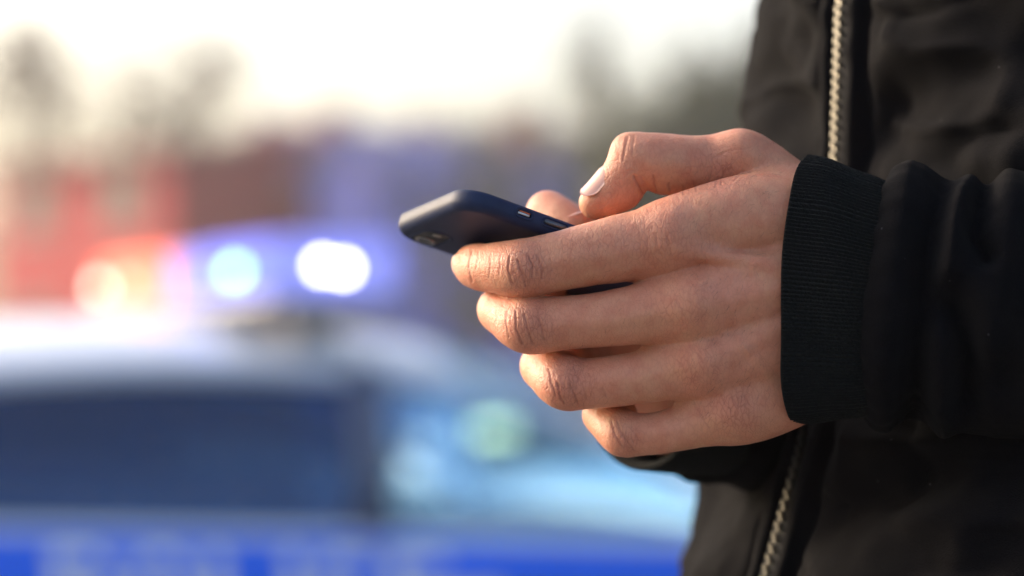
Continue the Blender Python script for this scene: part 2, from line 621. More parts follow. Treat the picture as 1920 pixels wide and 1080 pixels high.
house(-160, 450, 312, 246, 46, (0.44, 0.038, 0.046), (0.30, 0.05, 0.05), 'house at the far left behind the light bar, tinted red with its glow', 9, False, -48)  # wall and roof colours carry the red glow of the light bar
house(400, 610, 310, 232, 51, (0.62, 0.25, 0.34), (0.38, 0.17, 0.25), 'house second from the left, tinted mauve with lamp glow', 8, True, -25)  # red and blue lamp glow blended into the wall and roof colours
house(556, 724, 320, 252, 44, (0.26, 0.27, 0.82), (0.20, 0.18, 0.42), 'gabled house above the blue lamps, tinted blue with their glow', 5, True, -42)  # blue lamp glow put into the wall and roof colours
house(760, 1090, 285, 206, 48, (0.48, 0.36, 0.35), (0.17, 0.14, 0.15), 'wide brownish house above the mobile phone', 9)
house(1092, 1420, 350, 285, 52, (0.32, 0.28, 0.26), (0.15, 0.13, 0.13), 'low grey brown house behind the bent thumb', 8)

# ------------------------------------------------------------------ trees
bark = mat('bark', (0.07, 0.05, 0.04), 0.95, var=0.3, scale=8, bump=0.5, bscale=40)
leafm = mat('dull_leaves', (0.07, 0.075, 0.035), 0.8, var=0.4, scale=2)
leafm2 = mat('brown_leaves', (0.12, 0.085, 0.045), 0.8, var=0.4, scale=2)
def tree(px, py_top, dist, crown_w, label, dens=1400, lm=leafm, crown_frac=0.55, seed=1):
    rs = np.random.RandomState(seed)
    s = dist / D * K
    x, y = (px - 960) * s, dist - D
    H = CAM[2] + (700 - py_top) * s
    root = empty('tree', (x, y, -0.02))
    tag(root, label, 'tree', 'trees among the houses')
    tb = MB()
    th = H * 0.9
    pts = [(0.25 * math.sin(2.0 * t + seed) * t, 0.2 * math.cos(3 * t + seed) * t, th * t) for t in np.linspace(0, 1, 8)]
    tb.tube(pts, [0.22 * (1 - 0.85 * t) * H / 9 + 0.02 for t in np.linspace(0, 1, 8)], 8)
    tips = []
    for i in range(26):
        t = 1 - crown_frac + crown_frac * 0.95 * rs.rand()
        j = t * 7
        p0 = np.array(pts[int(j)]) * (1 - j % 1) + np.array(pts[min(7, int(j) + 1)]) * (j % 1)
        az = rs.rand() * 6.283
        ln = crown_w * 0.5 * (1.05 - 0.6 * (t - 1 + crown_frac) / crown_frac) * (0.6 + 0.5 * rs.rand())
        p1 = p0 + np.array([math.cos(az) * ln, math.sin(az) * ln, ln * 0.5])
        mid = (p0 + p1) / 2 + np.array([0, 0, -0.05 * ln])
        tb.tube([p0, mid, p1], [0.05, 0.03, 0.01], 5)
        tips += [p1, mid * 0.4 + p1 * 0.6, mid]
    tb.build('trunk', bark, root, True)
    tips = np.array(tips)
    c = tips[rs.randint(len(tips), size=dens)] + rs.normal(size=(dens, 3)) * crown_w * 0.09
    v, f = [], []
    sz = crown_w * 0.035
    for k, p in enumerate(c):
        a = rs.normal(size=3)
        a /= np.linalg.norm(a)
        b = np.cross(a, rs.normal(size=3))
        b /= np.linalg.norm(b)
        l = sz * (0.7 + 0.8 * rs.rand())
        v += [p - a * l, p + b * l * 0.5, p + a * l, p - b * l * 0.5]
        f.append((4 * k, 4 * k + 1, 4 * k + 2, 4 * k + 3))
    mesh_obj('crown', v, f, lm, root, smooth=False)

tree(1158, -60, 40, 2.0, 'tall thin tree rising above the thumb', 700, leafm, 0.45, 3)
tree(1265, 175, 34, 3.4, 'bushy tree between the thin tree and the jacket', 4200, leafm, 0.8, 5)
tree(1345, 95, 36, 3.6, 'dark leafy tree right beside the jacket', 5200, leafm, 0.8, 6)
tree(1425, 60, 38, 4.2, 'large leafy tree half hidden by the jacket', 2200, leafm, 0.8, 8)
tree(45, -40, 60, 4.0, 'sparse tree above the house at the far left', 1100, leafm2, 0.6, 11)
tree(362, 0, 61, 4.0, 'sparse tree above the mauve tinted house', 800, leafm2, 0.6, 12)
tree(230, 40, 62, 4.0, 'thin bare topped tree between the two sparse trees', 420, leafm2, 0.5, 17)
tree(900, 200, 41, 3.0, 'low dark tree in front of the wide brownish house', 900, leafm, 0.7, 14)

# ------------------------------------------------------------------ cars
def car(name, label, origin, rz, paint, stripe=None, police=False, clear=None, dark=None, lamp=None, group=None):
    root = empty(name, origin, rz)
    tag(root, label, 'car', group)
    xs = np.unique(np.concatenate([np.linspace(-2.28, 2.28, 77), [1.0, -1.25]]))
    wheels = (-1.36, 1.34)
    def halfw(x):
        return 0.90 * (1 - 0.10 * (abs(x) / 2.28) ** 4 - 0.06 * max(0, (x - 1.2) / 1.08) ** 2)
    def belt(x):
        return 0.955 - 0.045 * (x + 0.2) if x > -1.4 else 0.99 - 0.07 * ((-1.4 - x) / 0.88) ** 2
    def top(x):
        if x > 1.0:
            u = (x - 1.0) / 1.28
            return 0.97 - 0.10 * u - 0.20 * u ** 5
        if x < -1.55:
            u = (-1.55 - x) / 0.73
            return 1.02 - 0.05 * u - 0.15 * u ** 5
        return belt(x)
    def low(x):
        z = 0.22 + 0.12 * max(0, (abs(x) - 1.9) / 0.38) ** 2
        for xw in wheels:
            if abs(x - xw) < 0.37:
                z = max(z, 0.31 + math.sqrt(0.37 ** 2 - (x - xw) ** 2))
        return z
    def side(x, u):
        z = low(x) + (min(belt(x), top(x)) - low(x)) * u
        h = halfw(x)
        y = h * (0.955 + 0.045 * math.sin(math.pi * min(1, max(0, (z - 0.2) / 0.9))) - 0.05 * max(0, (z - 0.75) / 0.2))
        return y, z
    us = np.linspace(0, 1, 9)
    v, f = [], []
    rows = []
    for x in xs:
        row = []
        for u in us:
            y, z = side(x, u)
            row.append((x, -y, z))
        deck = x >= 1.0 or x <= -1.25
        yb, zb = side(x, 1)
        for q in np.linspace(-0.85, 0.85, 9):
            row.append((x, q * yb, zb + (top(x) - zb) * (1 - q * q * 0.6) + 0.02 * (1 - q * q)))
        for u in us[::-1]:
            y, z = side(x, u)
            row.append((x, y, z))
        rows.append(row)
        v += row
    nr = len(rows[0])
    for i in range(len(xs) - 1):
        mid = (xs[i] + xs[i + 1]) / 2
        for j in range(nr - 1):
            if 9 <= j <= 16 and -1.25 < mid < 1.0:
                continue
            f.append((i * nr + j, (i + 1) * nr + j, (i + 1) * nr + j + 1, i * nr + j + 1))
    for e in (0, len(xs) - 1):
        f.append(tuple(e * nr + j for j in range(nr)))
    mesh_obj('body', v, f, paint, root)
    # interior
    im = mat('car_interior', (0.03, 0.03, 0.033), 0.85, var=0.2)
    MB().box((-0.1, 0, 0.35), (2.2, 1.5, 0.06)).box((0.94, 0, 0.80), (0.28, 1.5, 0.2)).build('interior', im, root)
    for (sx, sy) in ((0.12, -0.38), (0.12, 0.38), (-0.85, -0.4), (-0.85, 0.4)):
        so = MB().box((sx, sy, 0.52), (0.5, 0.48, 0.16)).build('car_seat', im, root)
        MB().box((sx - 0.27, sy, 0.78), (0.14, 0.46, 0.56)).build('backrest', im, so)
    # roof
    rx0, rx1 = -1.12, 0.34
    def roofz(x):
        return 1.425 - 0.05 * ((x + 0.35) / 0.8) ** 2
    v, f = [], []
    gx = np.linspace(rx0, rx1, 17)
    gy = np.linspace(-1, 1, 17)
    for x in gx:
        for q in gy:
            hw = 0.635 - 0.02 * ((x + 0.3) / 0.8) ** 2
            v.append((x, q * hw, roofz(x) - 0.105 * q * q - 0.025 * abs(q) ** 8))
    for i in range(16):
        for j in range(16):
            f.append((i * 17 + j, (i + 1) * 17 + j, (i + 1) * 17 + j + 1, i * 17 + j + 1))
    ro = mesh_obj('roof', v, f, paint, root)
    sm = ro.modifiers.new('thick', 'SOLIDIFY')
    sm.thickness = 0.03
    sm.offset = -1
    re = lambda x, s: np.array([x, s * (0.635 - 0.02 * ((x + 0.3) / 0.8) ** 2), roofz(x) - 0.125])
    be = lambda x, s: np.array([x, s * side(x, 1)[0] * 0.985, belt(x) + 0.0])
    black = mat('black_trim', (0.015, 0.015, 0.017), 0.5)
    for s in (-1, 1):
        # roof rail with the slanting front pillar
        pts = [be(-1.72, s) + [0, -s * .04, 0], be(-1.5, s) + [0, -s * 0.06, 0.12], re(-1.16, s) + [0, 0, -0.03]] + [re(x, s) for x in np.linspace(-1.0, 0.2, 9)] + [re(0.36, s) + [0, 0, -0.03], (re(0.36, s) + be(1.02, s)) / 2 + [0, 0, 0.03], be(1.02, s)]
        MB().tube(catmull(pts, 4), 0.026, 10).build('roof_rail', paint, root, True)
        MB().tube([be(-0.02, s), (be(-0.02, s) + re(0.04, s)) / 2 + [0, s * 0.02, 0], re(0.04, s)], 0.05, 8).build('pillar', mat('pillar_trim', (0.08, 0.11, 0.19), 0.4), root, True)
        MB().tube([be(-1.28, s), (be(-1.25, s) + re(-1.05, s)) / 2 + [0, s * 0.02, 0], re(-1.0, s)], 0.06, 8).build('pillar', paint, root, True)
        # side glass
        def pane(nm, xa0, xa1, xb0, xb1, gm):
            v, f = [], []
            n = 8
            for i in range(n + 1):
                for j in range(n + 1):
                    a, b2 = i / n, j / n
                    p = be(xb0 + (xb1 - xb0) * a, s) * (1 - b2) + re(xa0 + (xa1 - xa0) * a, s) * b2
                    p = p + np.array([0, s * 0.03 * math.sin(math.pi * b2), 0])
                    v.append(p)
            for i in range(n):
                for j in range(n):
                    f.append((i * (n + 1) + j, (i + 1) * (n + 1) + j, (i + 1) * (n + 1) + j + 1, i * (n + 1) + j + 1))
            return mesh_obj(nm, v, f, gm, root)
        pane('side_window', 0.08, 0.36, 0.0, 1.0, clear)
        pane('side_window', -1.0, 0.0, -1.24, -0.04, dark)
        # door seams and handles
        for (xa, xb) in ((-1.15, -0.03), (0.0, 1.0)):
            do = []
            for x in np.linspace(xa, xb, 9):
                do.append(x)
            v, f = [], []
            for x in do:
                for u in np.linspace(0.06, 0.985, 8):
                    y, z = side(x, u)
                    if x < -1.0:
                        y, z = side(max(x, -0.98 - 0.17 * u), u)
                    v.append((x, s * (y + 0.004), z))
            for i in range(8):
                for j in range(7):
                    f.append((i * 8 + j, (i + 1) * 8 + j, (i + 1) * 8 + j + 1, i * 8 + j + 1))
            dm = mesh_obj('door', v, f, paint, root)
            y, z = side(xa + 0.16, 0.82)
            MB().box((xa + 0.16, s * (y + 0.03), z), (0.18, 0.03, 0.03)).build('handle', paint, dm)
        mo = MB().add(*[(np.array([(0.86, 0, 0), (1.0, 0, 0.01), (1.0, 0, 0.14), (0.88, 0, 0.15), (0.87, .2, 0.01), (0.97, .2, 0.03), (0.97, .2, 0.12), (0.88, .2, 0.13)]) * [1, s, 1] + [0, s * 0.86, 0.96]).tolist(),
                          [(0, 1, 2, 3), (7, 6, 5, 4), (0, 4, 5, 1), (1, 5, 6, 2), (2, 6, 7, 3), (3, 7, 4, 0)]]).build('wing_mirror', paint, root)
        for xe, nm, colr in ((2.12, 'headlight', None), (-2.18, 'tail_light', None)):
            e = 1 if xe > 0 else -1
            gm = (lamp if (nm == 'headlight' and lamp) else mat('headlamp_glass', (0.7, 0.72, 0.75), 0.1, var=0.05, coat=0.5)) if nm == 'headlight' else mat('tail_lamp', (0.45, 0.02, 0.02), 0.15, var=0.1, coat=0.5)
            ho = MB()
            vv = []
            for zz in ((0.53, 0.655) if e > 0 else (0.62, 0.75)):
                for (dx, yy) in ((0.10, 0.42), (0.10, 0.66), (0.085, 0.765), (-0.15, 0.865)):
                    vv.append(((2.2 + dx) * e, s * yy, zz))
            ho.add(vv + [(a[0] - e * 0.12, a[1] * 0.93, a[2]) for a in vv],
                   [(0, 1, 5, 4), (1, 2, 6, 5), (2, 3, 7, 6), (8, 12, 13, 9), (9, 13, 14, 10), (10, 14, 15, 11), (4, 5, 13, 12), (5, 6, 14, 13), (6, 7, 15, 14), (0, 8, 9, 1), (1, 9, 10, 2), (2, 10, 11, 3)]).build(nm, gm, root)
        for xw in wheels:
            wo = MB().lathe([(0.20, -0.10), (0.30, -0.10), (0.325, -0.06), (0.325, 0.06), (0.30, 0.10), (0.20, 0.10)], (xw, s * 0.80, 0.325), 'y', 32).build('wheel', M['rubber'], root, True)
            ri = MB().lathe([(0.21, 0.09 * s), (0.20, 0.06 * s), (0.06, 0.075 * s), (0.0, 0.08 * s)], (xw, s * 0.80, 0.325), 'y', 24)
            for q in range(5):
                an = q * 2 * math.pi / 5
                ri.tube([(xw, s * 0.885, 0.325), (xw + 0.2 * math.cos(an), s * 0.895, 0.325 + 0.2 * math.sin(an))], 0.025, 6)
            ri.build('rim', M['silver'], wo, True)
    def cross_glass(nm, x0, x1, zoff):
        v, f = [], []
        n = 10
        for i in range(n + 1):
            q = -1 + 2 * i / n
            for j in range(n + 1):
                t = j / n
                a = np.array([x0 + (0.12 if x0 > 0 else -0.08) * (1 - q * q), q * side(x0, 1)[0] * 0.93, top(x0) + 0.0])
                b2 = np.array([x1 + 0.04 * (1 - q * q) * (1 if x0 > 0 else -1), q * 0.60, roofz(x1) - 0.085 * abs(q) ** 3 - 0.01])
                v.append(a * (1 - t) + b2 * t + np.array([0, 0, 0.03 * math.sin(math.pi * t)]))
        for i in range(n):
            for j in range(n):
                f.append((i * (n + 1) + j, (i + 1) * (n + 1) + j, (i + 1) * (n + 1) + j + 1, i * (n + 1) + j + 1))
        mesh_obj(nm, v, f, clear, root)
    cross_glass('windscreen', 1.0, 0.34, 0)
    cross_glass('rear_window', -1.68, -1.12, 0)
    for e in (1, -1):
        MB().box((e * 2.24, 0, 0.40), (0.12, 1.5, 0.16)).build('bumper', black, root)
        MB().box((e * 2.315, 0, 0.46), (0.012, 0.5, 0.11)).build('number_plate', mat('plate', (0.7, 0.7, 0.68), 0.5), root)
    if stripe:
        # blue band along both sides, following the doors and wings
        for s in (-1, 1):
            v, f = [], []
            xg = np.linspace(-1.9, 2.05, 60)
            zt = lambda x: min(belt(x), top(x))
            for x in xg:
                for a in np.linspace(0, 1, 6):
                    z = zt(x) - 0.018 - 0.25 * (1 - a) * min(1, zt(x) / 0.9)
                    u = (z - low(x)) / (zt(x) - low(x))
                    y, _ = side(x, max(0, u))
                    v.append((x, s * (y + 0.009), z))
            for i in range(59):
                for j in range(5):
                    f.append((i * 6 + j, (i + 1) * 6 + j, (i + 1) * 6 + j + 1, i * 6 + j + 1))
            mesh_obj('side_stripe', v, f, stripe, root)
    return root, side, low, belt, top, roofz

white_paint = mat('white_car_paint', (0.74, 0.77, 0.86), 0.3, var=0.03, coat=0.3)  # white with the light bar's blue cast mixed in
blue_paint = mat('blue_stripe_paint', (0.003, 0.14, 0.95), 0.6, var=0.05, coat=0.0)
pale_paint = mat('pale_blue_paint', (0.50, 0.74, 0.92), 0.3, var=0.05, coat=0.4)
clear_glass = glass_mat('glow_tinted_clear_glass', (0.62, 0.84, 1.0), 1, 0.02, 0.75, (0.55, 0.82, 1.0))  # blue tint and reflection colour hold the light bar's glow
dark_glass = glass_mat('glow_tinted_privacy_glass', (0.04, 0.09, 0.22), 1, 0.02, 0.8, (0.28, 0.44, 0.78))  # blue of the light bar's glow coloured into the dark glass
TH = math.radians(26)
PC = np.array([-0.65, 5.07, 0.0])
pc, cside, clow, cbelt, ctop, croof = car('police_car', 'white police car with blue side stripe and flashing light bar', PC, TH, white_paint, blue_paint, True, clear_glass, dark_glass)

# writing on the doors
FONT = {'P': ['1110', '1001', '1001', '1110', '1000', '1000', '1000'], 'O': ['0110', '1001', '1001', '1001', '1001', '1001', '0110'],
        'L': ['1000', '1000', '1000', '1000', '1000', '1000', '1111'], 'I': ['1', '1', '1', '1', '1', '1', '1'],
        'C': ['0111', '1000', '1000', '1000', '1000', '1000', '0111'], 'E': ['1111', '1000', '1000', '1110', '1000', '1000', '1111']}
letter_mat = mat('white_lettering', (0.80, 0.82, 0.85), 0.4, var=0.03)
for s in (-1, 1):
    x = -0.74
    word = 'POLICE' if s < 0 else 'ECILOP'
    for ch in word:
        rowsf = FONT[ch]
        cw = 0.033
        wdt = len(rowsf[0])
        v, f = [], []
        for r in range(7):
            for c in range(wdt):
                bit = rowsf[r][c] if s < 0 else rowsf[r][wdt - 1 - c]
                if bit != '1':
                    continue
                k = len(v)
                for (dc, dr) in ((0, 0), (1, 0), (1, 1), (0, 1)):
                    xx = x + (c + dc) * cw
                    zz = cbelt(xx) - 0.045 - (r + dr) * 0.026
                    u = (zz - clow(xx)) / (cbelt(xx) - clow(xx))
                    yy, _ = cside(xx, u)
                    v.append((xx, s * (yy + 0.013), zz))
                f.append((k, k + 1, k + 2, k + 3))
        mesh_obj('letter', v, f, letter_mat, pc, smooth=False)
        x += (wdt + 1.1) * cw

# light bar on the police car's roof
def lens(name, x0, x1, y0, y1, z0, z1, m, parent, rd=0.06):
    bm = bmesh.new()
    bmesh.ops.create_cube(bm, size=1)
    for vv in bm.verts:
        vv.co = Vector(((x0 + x1) / 2 + vv.co.x * (x1 - x0), (y0 + y1) / 2 + vv.co.y * (y1 - y0), (z0 + z1) / 2 + vv.co.z * (z1 - z0)))
    bmesh.ops.bevel(bm, geom=list(bm.edges), offset=rd, segments=4, affect='EDGES', profile=0.5)
    me = bpy.data.meshes.new(name)
    bm.to_mesh(me)
    bm.free()
    me.polygons.foreach_set('use_smooth', [True] * len(me.polygons))
    me.materials.append(m)
    return link(bpy.data.objects.new(name, me), parent)
BX = -0.03
zb = croof(BX) - 0.02
bar = lens('light_bar', BX - 0.17, BX + 0.17, -0.66, 0.74, zb + 0.035, zb + 0.068, mat('light_bar_base', (0.25, 0.26, 0.30), 0.4), pc, 0.012)
for s in (-1, 1):
    MB().box((BX, s * 0.45, zb - 0.0), (0.1, 0.1, 0.07)).build('bracket', mat('bracket_metal', (0.45, 0.46, 0.5), 0.5), bar)
red_lens = mat('red_lamp_lens', (0.6, 0.05, 0.03), 0.85, var=0.1, spec=0.05, emit=(1.0, 0.27, 0.16), estr=0.75)
blue_lens = mat('blue_lamp_lens', (0.05, 0.08, 0.6), 0.85, var=0.1, spec=0.05, emit=(0.38, 0.42, 1.0), estr=0.30)
mid_lens = mat('clear_lamp_lens', (0.20, 0.20, 0.5), 0.85, var=0.1, spec=0.05, emit=(0.45, 0.42, 1.0), estr=0.25)
lens('blue_lens', BX - 0.16, BX + 0.16, -0.65, -0.10, zb + 0.070, zb + 0.200, blue_lens, bar, 0.035)
lens('clear_lens', BX - 0.155, BX + 0.155, -0.097, 0.097, zb + 0.070, zb + 0.194, mid_lens, bar, 0.02)
lens('red_lens', BX - 0.16, BX + 0.16, 0.10, 0.73, zb + 0.070, zb + 0.200, red_lens, bar, 0.035)
def led(x, y, z, r, col, st):
    MB().lathe([(r, 0.0), (r, -0.012), (r * 0.7, -0.018), (0.0, -0.02)], (x, y, z), 'y', 16).build('led_lamp', mat('lit_led', (0.8, 0.8, 0.8), 0.3, emit=col, estr=st), bar, True)
def ledx(x, y, z, r, col, st):
    MB().lathe([(r, 0.0), (r, -0.012), (r * 0.7, -0.018), (0.0, -0.02)], (x, y, z), 'x', 16).build('led_lamp', mat('lit_led', (0.8, 0.8, 0.8), 0.3, emit=col, estr=st), bar, True)
led(BX - 0.04, -0.65, zb + 0.134, 0.010, (0.95, 0.93, 1.0), 8.0)
led(BX + 0.012, -0.65, zb + 0.128, 0.010, (0.95, 0.93, 1.0), 8.0)
ledx(BX - 0.16, -0.44, zb + 0.130, 0.013, (0.40, 0.95, 1.0), 3.0)
ledx(BX - 0.16, -0.41, zb + 0.122, 0.012, (0.40, 0.95, 1.0), 1.2)
ledx(BX - 0.16, 0.66, zb + 0.125, 0.018, (1.0, 0.75, 0.6), 2.4)
ledx(BX - 0.16, 0.40, zb + 0.125, 0.018, (1.0, 0.22, 0.12), 1.6)

# cars seen through the police car's front window
car('added_parked_car', 'pale blue parked car added to brighten the police car window', (1.9, 9.0, 0.0), math.radians(184), pale_paint, None, False, clear_glass, clear_glass)  # car put in behind the glass to lighten the front window
lamp_on = mat('lit_headlamp', (0.8, 0.8, 0.7), 0.2, emit=(1.0, 0.90, 0.42), estr=3.0)
grey_paint = mat('grey_car_paint', (0.10, 0.11, 0.12), 0.3, var=0.05, coat=0.4)
car('oncoming_car', 'distant dark grey car with yellow headlights lit', (0.50, 31.0, 0.0), math.radians(-92), grey_paint, None, False, clear_glass, dark_glass, lamp_on)

# ------------------------------------------------------------------ person
BASE = np.array([0.30, 0.17, 0.14])
F2 = np.array([-0.906, -0.423, 0])      # the way the person faces
L2 = np.array([0.423, -0.906, 0])       # the person's left
TC = np.array([0.266, 0.165, 0])        # torso axis
person = empty('person', BASE)
tag(person, 'person in a black zipped bomber jacket holding a phone in both hands', 'person')

def ctrl(pts):
    return [(loc(p[0], p[1], p[2]), p[3]) for p in pts]

def chain_samples(pts, n=6):
    a = np.array([np.append(p, r) for p, r in pts])
    return catmull(a, n)

def add_chain(g, vol, pts, k, n=6):
    c = chain_samples(pts, n)
    for a, b in zip(c[:-1], c[1:]):
        blend_cone(g, vol, a[:3], a[3], b[:3], b[3], k)

def finger_into(g, res, palm, pts, k, extra=(), n=7):
    c = chain_samples(pts, n)
    m = c[:, 3].max() + k + 6
    s = g.sub(c[:, :3].min(0) - m, c[:, :3].max(0) + m)
    d = np.full([q.stop - q.start for q in s], 25.0, np.float32)
    for a, b in zip(c[:-1], c[1:]):
        mm = max(a[3], b[3]) + 6
        s2 = g.sub(np.minimum(a[:3], b[:3]) - mm, np.maximum(a[:3], b[:3]) + mm)
        s2 = tuple(slice(max(s2[i].start, s[i].start), min(s2[i].stop, s[i].stop)) for i in range(3))
        o = tuple(slice(s2[i].start - s[i].start, s2[i].stop - s[i].start) for i in range(3))
        d[o] = smin(d[o], cone(g, s2, a[:3], a[3], b[:3], b[3]), 0.6)
    for (cc, r, kk) in extra:
        mm = r + kk + 3
        s2 = g.sub(cc - mm, cc + mm)
        s2 = tuple(slice(max(s2[i].start, s[i].start), min(s2[i].stop, s[i].stop)) for i in range(3))
        o = tuple(slice(s2[i].start - s[i].start, s2[i].stop - s[i].start) for i in range(3))
        d[o] = smin(d[o], cone(g, s2, cc, r, cc + np.array([0.01, 0, 0]), r), kk)
    res[s] = np.minimum(res[s], smin(palm[s], d, k))

# ---- left hand, in millimetres in front of the camera
LH = {
    'index': [(1262, 446, 4, 13.2), (1180, 463, 3.5, 13.3), (1100, 479, 4, 12.2), (1035, 493, 5, 11.5), (980, 504, 6.5, 11.6), (934, 503, 15, 10.2), (901, 500, 26, 9.3), (890, 497, 38, 8.5), (890, 494, 46, 7.2)],
    'middle': [(1295, 575, 1, 13.0), (1200, 589, 2, 11.8), (1105, 601, 4, 10.6), (1040, 607, 6, 10.8), (988, 609, 8.5, 11.3), (954, 591, 21, 9.8), (937, 579, 35, 9.0), (958, 582, 47, 8.6), (985, 580, 54, 7.4)],
    'ring': [(1318, 680, 4, 12.2), (1235, 701, 5, 10.7), (1150, 715, 7, 9.9), (1098, 719, 9, 9.9), (1058, 717, 12, 10.9), (1032, 698, 24, 9.5), (1015, 685, 37, 8.8), (1036, 690, 48, 8.3), (1062, 690, 54, 7.2)],
    'little': [(1372, 770, 9, 11.2), (1300, 796, 9, 9.2), (1240, 811, 10, 8.4), (1200, 815, 12, 8.4), (1168, 812, 15, 9.2), (1143, 791, 24, 8.1), (1127, 776, 33, 7.6), (1146, 778, 42, 7.1), (1168, 775, 47, 6.2)],
    'thumb': [(1470, 362, 23, 14.5), (1395, 304, 24, 12.4), (1325, 308, 24, 11.5), (1255, 308, 22, 11.9), (1200, 304, 22, 11.0), (1163, 343, 23, 9.6), (1136, 370, 24, 8.2), (1117, 381, 25, 6.8)],
}
PALM = [
    [(1258, 444, 5, 13.4), (1350, 420, 6, 14.2), (1430, 408, 8, 15.2), (1530, 420, 10, 16)],
    [(1292, 573, 2, 13.2), (1400, 552, 3, 14.5), (1530, 530, 6, 17)],
    [(1316, 678, 5, 12.4), (1410, 655, 6, 14), (1530, 610, 8, 17)],
    [(1368, 768, 10, 11.6), (1420, 748, 11, 13.4), (1480, 720, 14, 14.2), (1560, 670, 14, 16)],
    [(1300, 500, 17, 12), (1400, 500, 20, 15), (1530, 520, 20, 20)],
    [(1330, 640, 18, 12), (1420, 640, 21, 15), (1530, 610, 20, 20)],
    [(1450, 362, 22, 14), (1530, 430, 17, 19)],
    [(1235, 515, 11, 8.5), (1320, 510, 9, 10)],
    [(1245, 636, 12, 8.0), (1330, 620, 9, 10)],
    [(1305, 742, 14, 7.0), (1370, 715, 11, 10)],
    [(1530, 500, 11, 22), (1660, 540, 13, 17), (1760, 555, 16, 15)],
    [(1530, 610, 12, 21), (1660, 585, 13, 17), (1760, 570, 16, 15)],
]
g = Grid((-36, -24, -78), (178, 74, 72), 0.5)
palm = g.new()
for ch in PALM:
    add_chain(g, palm, ctrl(ch), 7.0, 3)
# soft knuckle heads and tendons on the back of the hand
for (px, py, dy, r) in ((1262, 445, -3.5, 9.0), (1300, 575, -6, 9.0), (1322, 682, -3, 8.2), (1378, 765, 2.5, 8)):
    p = loc(px, py, dy)
    blend_cone(g, palm, p, r, p + [4, 0.5, 0], r * 0.9, 6.0)
for (a, b) in (((1275, 468, -9.3, 2.0), (1460, 500, -9.5, 2.0)), ((1310, 570, -11.6, 2.2), (1470, 545, -10.6, 2.0)), ((1330, 678, -8.2, 2.0), (1470, 610, -8.8, 2.0))):
    blend_cone(g, palm, loc(*a[:3]), a[3], loc(*b[:3]), b[3], 5.0)
res = palm.copy()
for nm, ch in LH.items():
    ex = []
    if nm in ('index', 'middle', 'ring', 'little'):
        p = loc(*ch[4][:3])
        ex = [(p + np.array([0.5, -3.2, 0.2]), ch[4][3] * 0.80, 4.0)]
    if nm == 'thumb':
        ex = [(loc(1180, 283, 22), 7.2, 4.0), (loc(1392, 288, 20), 9.0, 5.0), (loc(1248, 332, 21), 6.8, 3.0), (loc(1170, 362, 23), 6.6, 3.0)]
    finger_into(g, res, palm, ctrl(ch), 7.5 if nm != 'thumb' else 1.3, ex)
lv, lq = surface_nets(res, g.lo, g.h)
lv = smooth_mesh(lv, lq, 6, 0.5)
del palm, res
ln = normals(lv, lq)
pp = to_px(lv)
# creases pressed into the skin: (polyline in photo pixels, depth mm, width px)
CR = [
    ([(957, 480), (953, 505), (961, 533)], .30, 3.0), ([(972, 488), (978, 512), (985, 536)], .42, 2.6), ([(988, 475), (997, 500), (998, 520)], .42, 2.6),
    ([(1006, 478), (1016, 505), (1016, 522)], .28, 2.8), ([(1031, 486), (1034, 508)], .2, 2.8), ([(938, 478), (935, 515)], .16, 2.6), ([(921, 476), (917, 520)], .14, 2.4), ([(884, 470), (878, 500), (884, 530)], .25, 3.0), ([(897, 470), (892, 505)], .15, 2.5),
    ([(966, 584), (967, 615), (979, 646)], .42, 2.8), ([(983, 590), (991, 617), (1000, 646)], .45, 2.6), ([(1009, 596), (1016, 617), (1021, 637)], .35, 2.6), ([(951, 584), (948, 612), (955, 632)], .2, 2.6), ([(1034, 596), (1038, 625)], .16, 2.6), ([(932, 580), (930, 605)], .14, 2.6),
    ([(1030, 692), (1032, 715), (1042, 742)], .3, 3.0), ([(1044, 716), (1049, 738), (1058, 756)], .42, 2.8), ([(1066, 718), (1077, 740), (1084, 758)], .45, 2.6), ([(1092, 720), (1101, 748)], .26, 2.6), ([(1131, 728), (1136, 742)], .25, 4.0), ([(1016, 690), (1014, 712)], .16, 2.6),
    ([(1158, 792), (1168, 820), (1188, 846)], .32, 2.8), ([(1146, 790), (1152, 815), (1166, 838)], .25, 2.8), ([(1184, 800), (1196, 826)], .18, 2.6),
    ([(1330, 330), (1336, 300), (1360, 284), (1410, 275)], .13, 2.8), ([(1326, 352), (1330, 325), (1342, 312)], .18, 2.6), ([(1352, 345), (1356, 322), (1372, 312)], .24, 2.6), ([(1342, 350), (1345, 332)], .2, 2.6), ([(1376, 338), (1390, 322), (1410, 322)], .22, 2.6), ([(1300, 340), (1306, 356)], .22, 3),
    ([(1176, 258), (1172, 282), (1170, 300)], .26, 3.0), ([(1188, 256), (1186, 290)], .16, 3.0), ([(1204, 364), (1196, 345), (1188, 330)], .55, 4.0), ([(1232, 366), (1226, 345), (1224, 330)], .40, 3.6), ([(1258, 366), (1254, 345)], .35, 3.6), ([(1283, 364), (1282, 348)], .3, 3.2),
    ([(1352, 740), (1362, 762), (1372, 772)], .22, 2.6), ([(1372, 742), (1384, 765)], .22, 2.6), ([(1300, 752), (1318, 785), (1330, 800)], .18, 2.8), ([(1398, 738), (1405, 760)], .18, 2.6),
    ([(1262, 690), (1278, 720)], .14, 3), ([(1288, 672), (1300, 700)], .16, 3), ([(1310, 668), (1325, 690)], .16, 3), ([(1270, 560), (1282, 590)], .14, 3), ([(1295, 555), (1300, 590)], .14, 3), ([(1230, 440), (1236, 475)], .16, 3), ([(1250, 438), (1258, 480)], .16, 3), ([(1215, 445), (1212, 475)], .14, 3),
]
front = np.clip((-ln[:, 1] - 0.05) / 0.35, 0, 1)
crease = np.zeros(len(lv))
disp = np.zeros(len(lv))
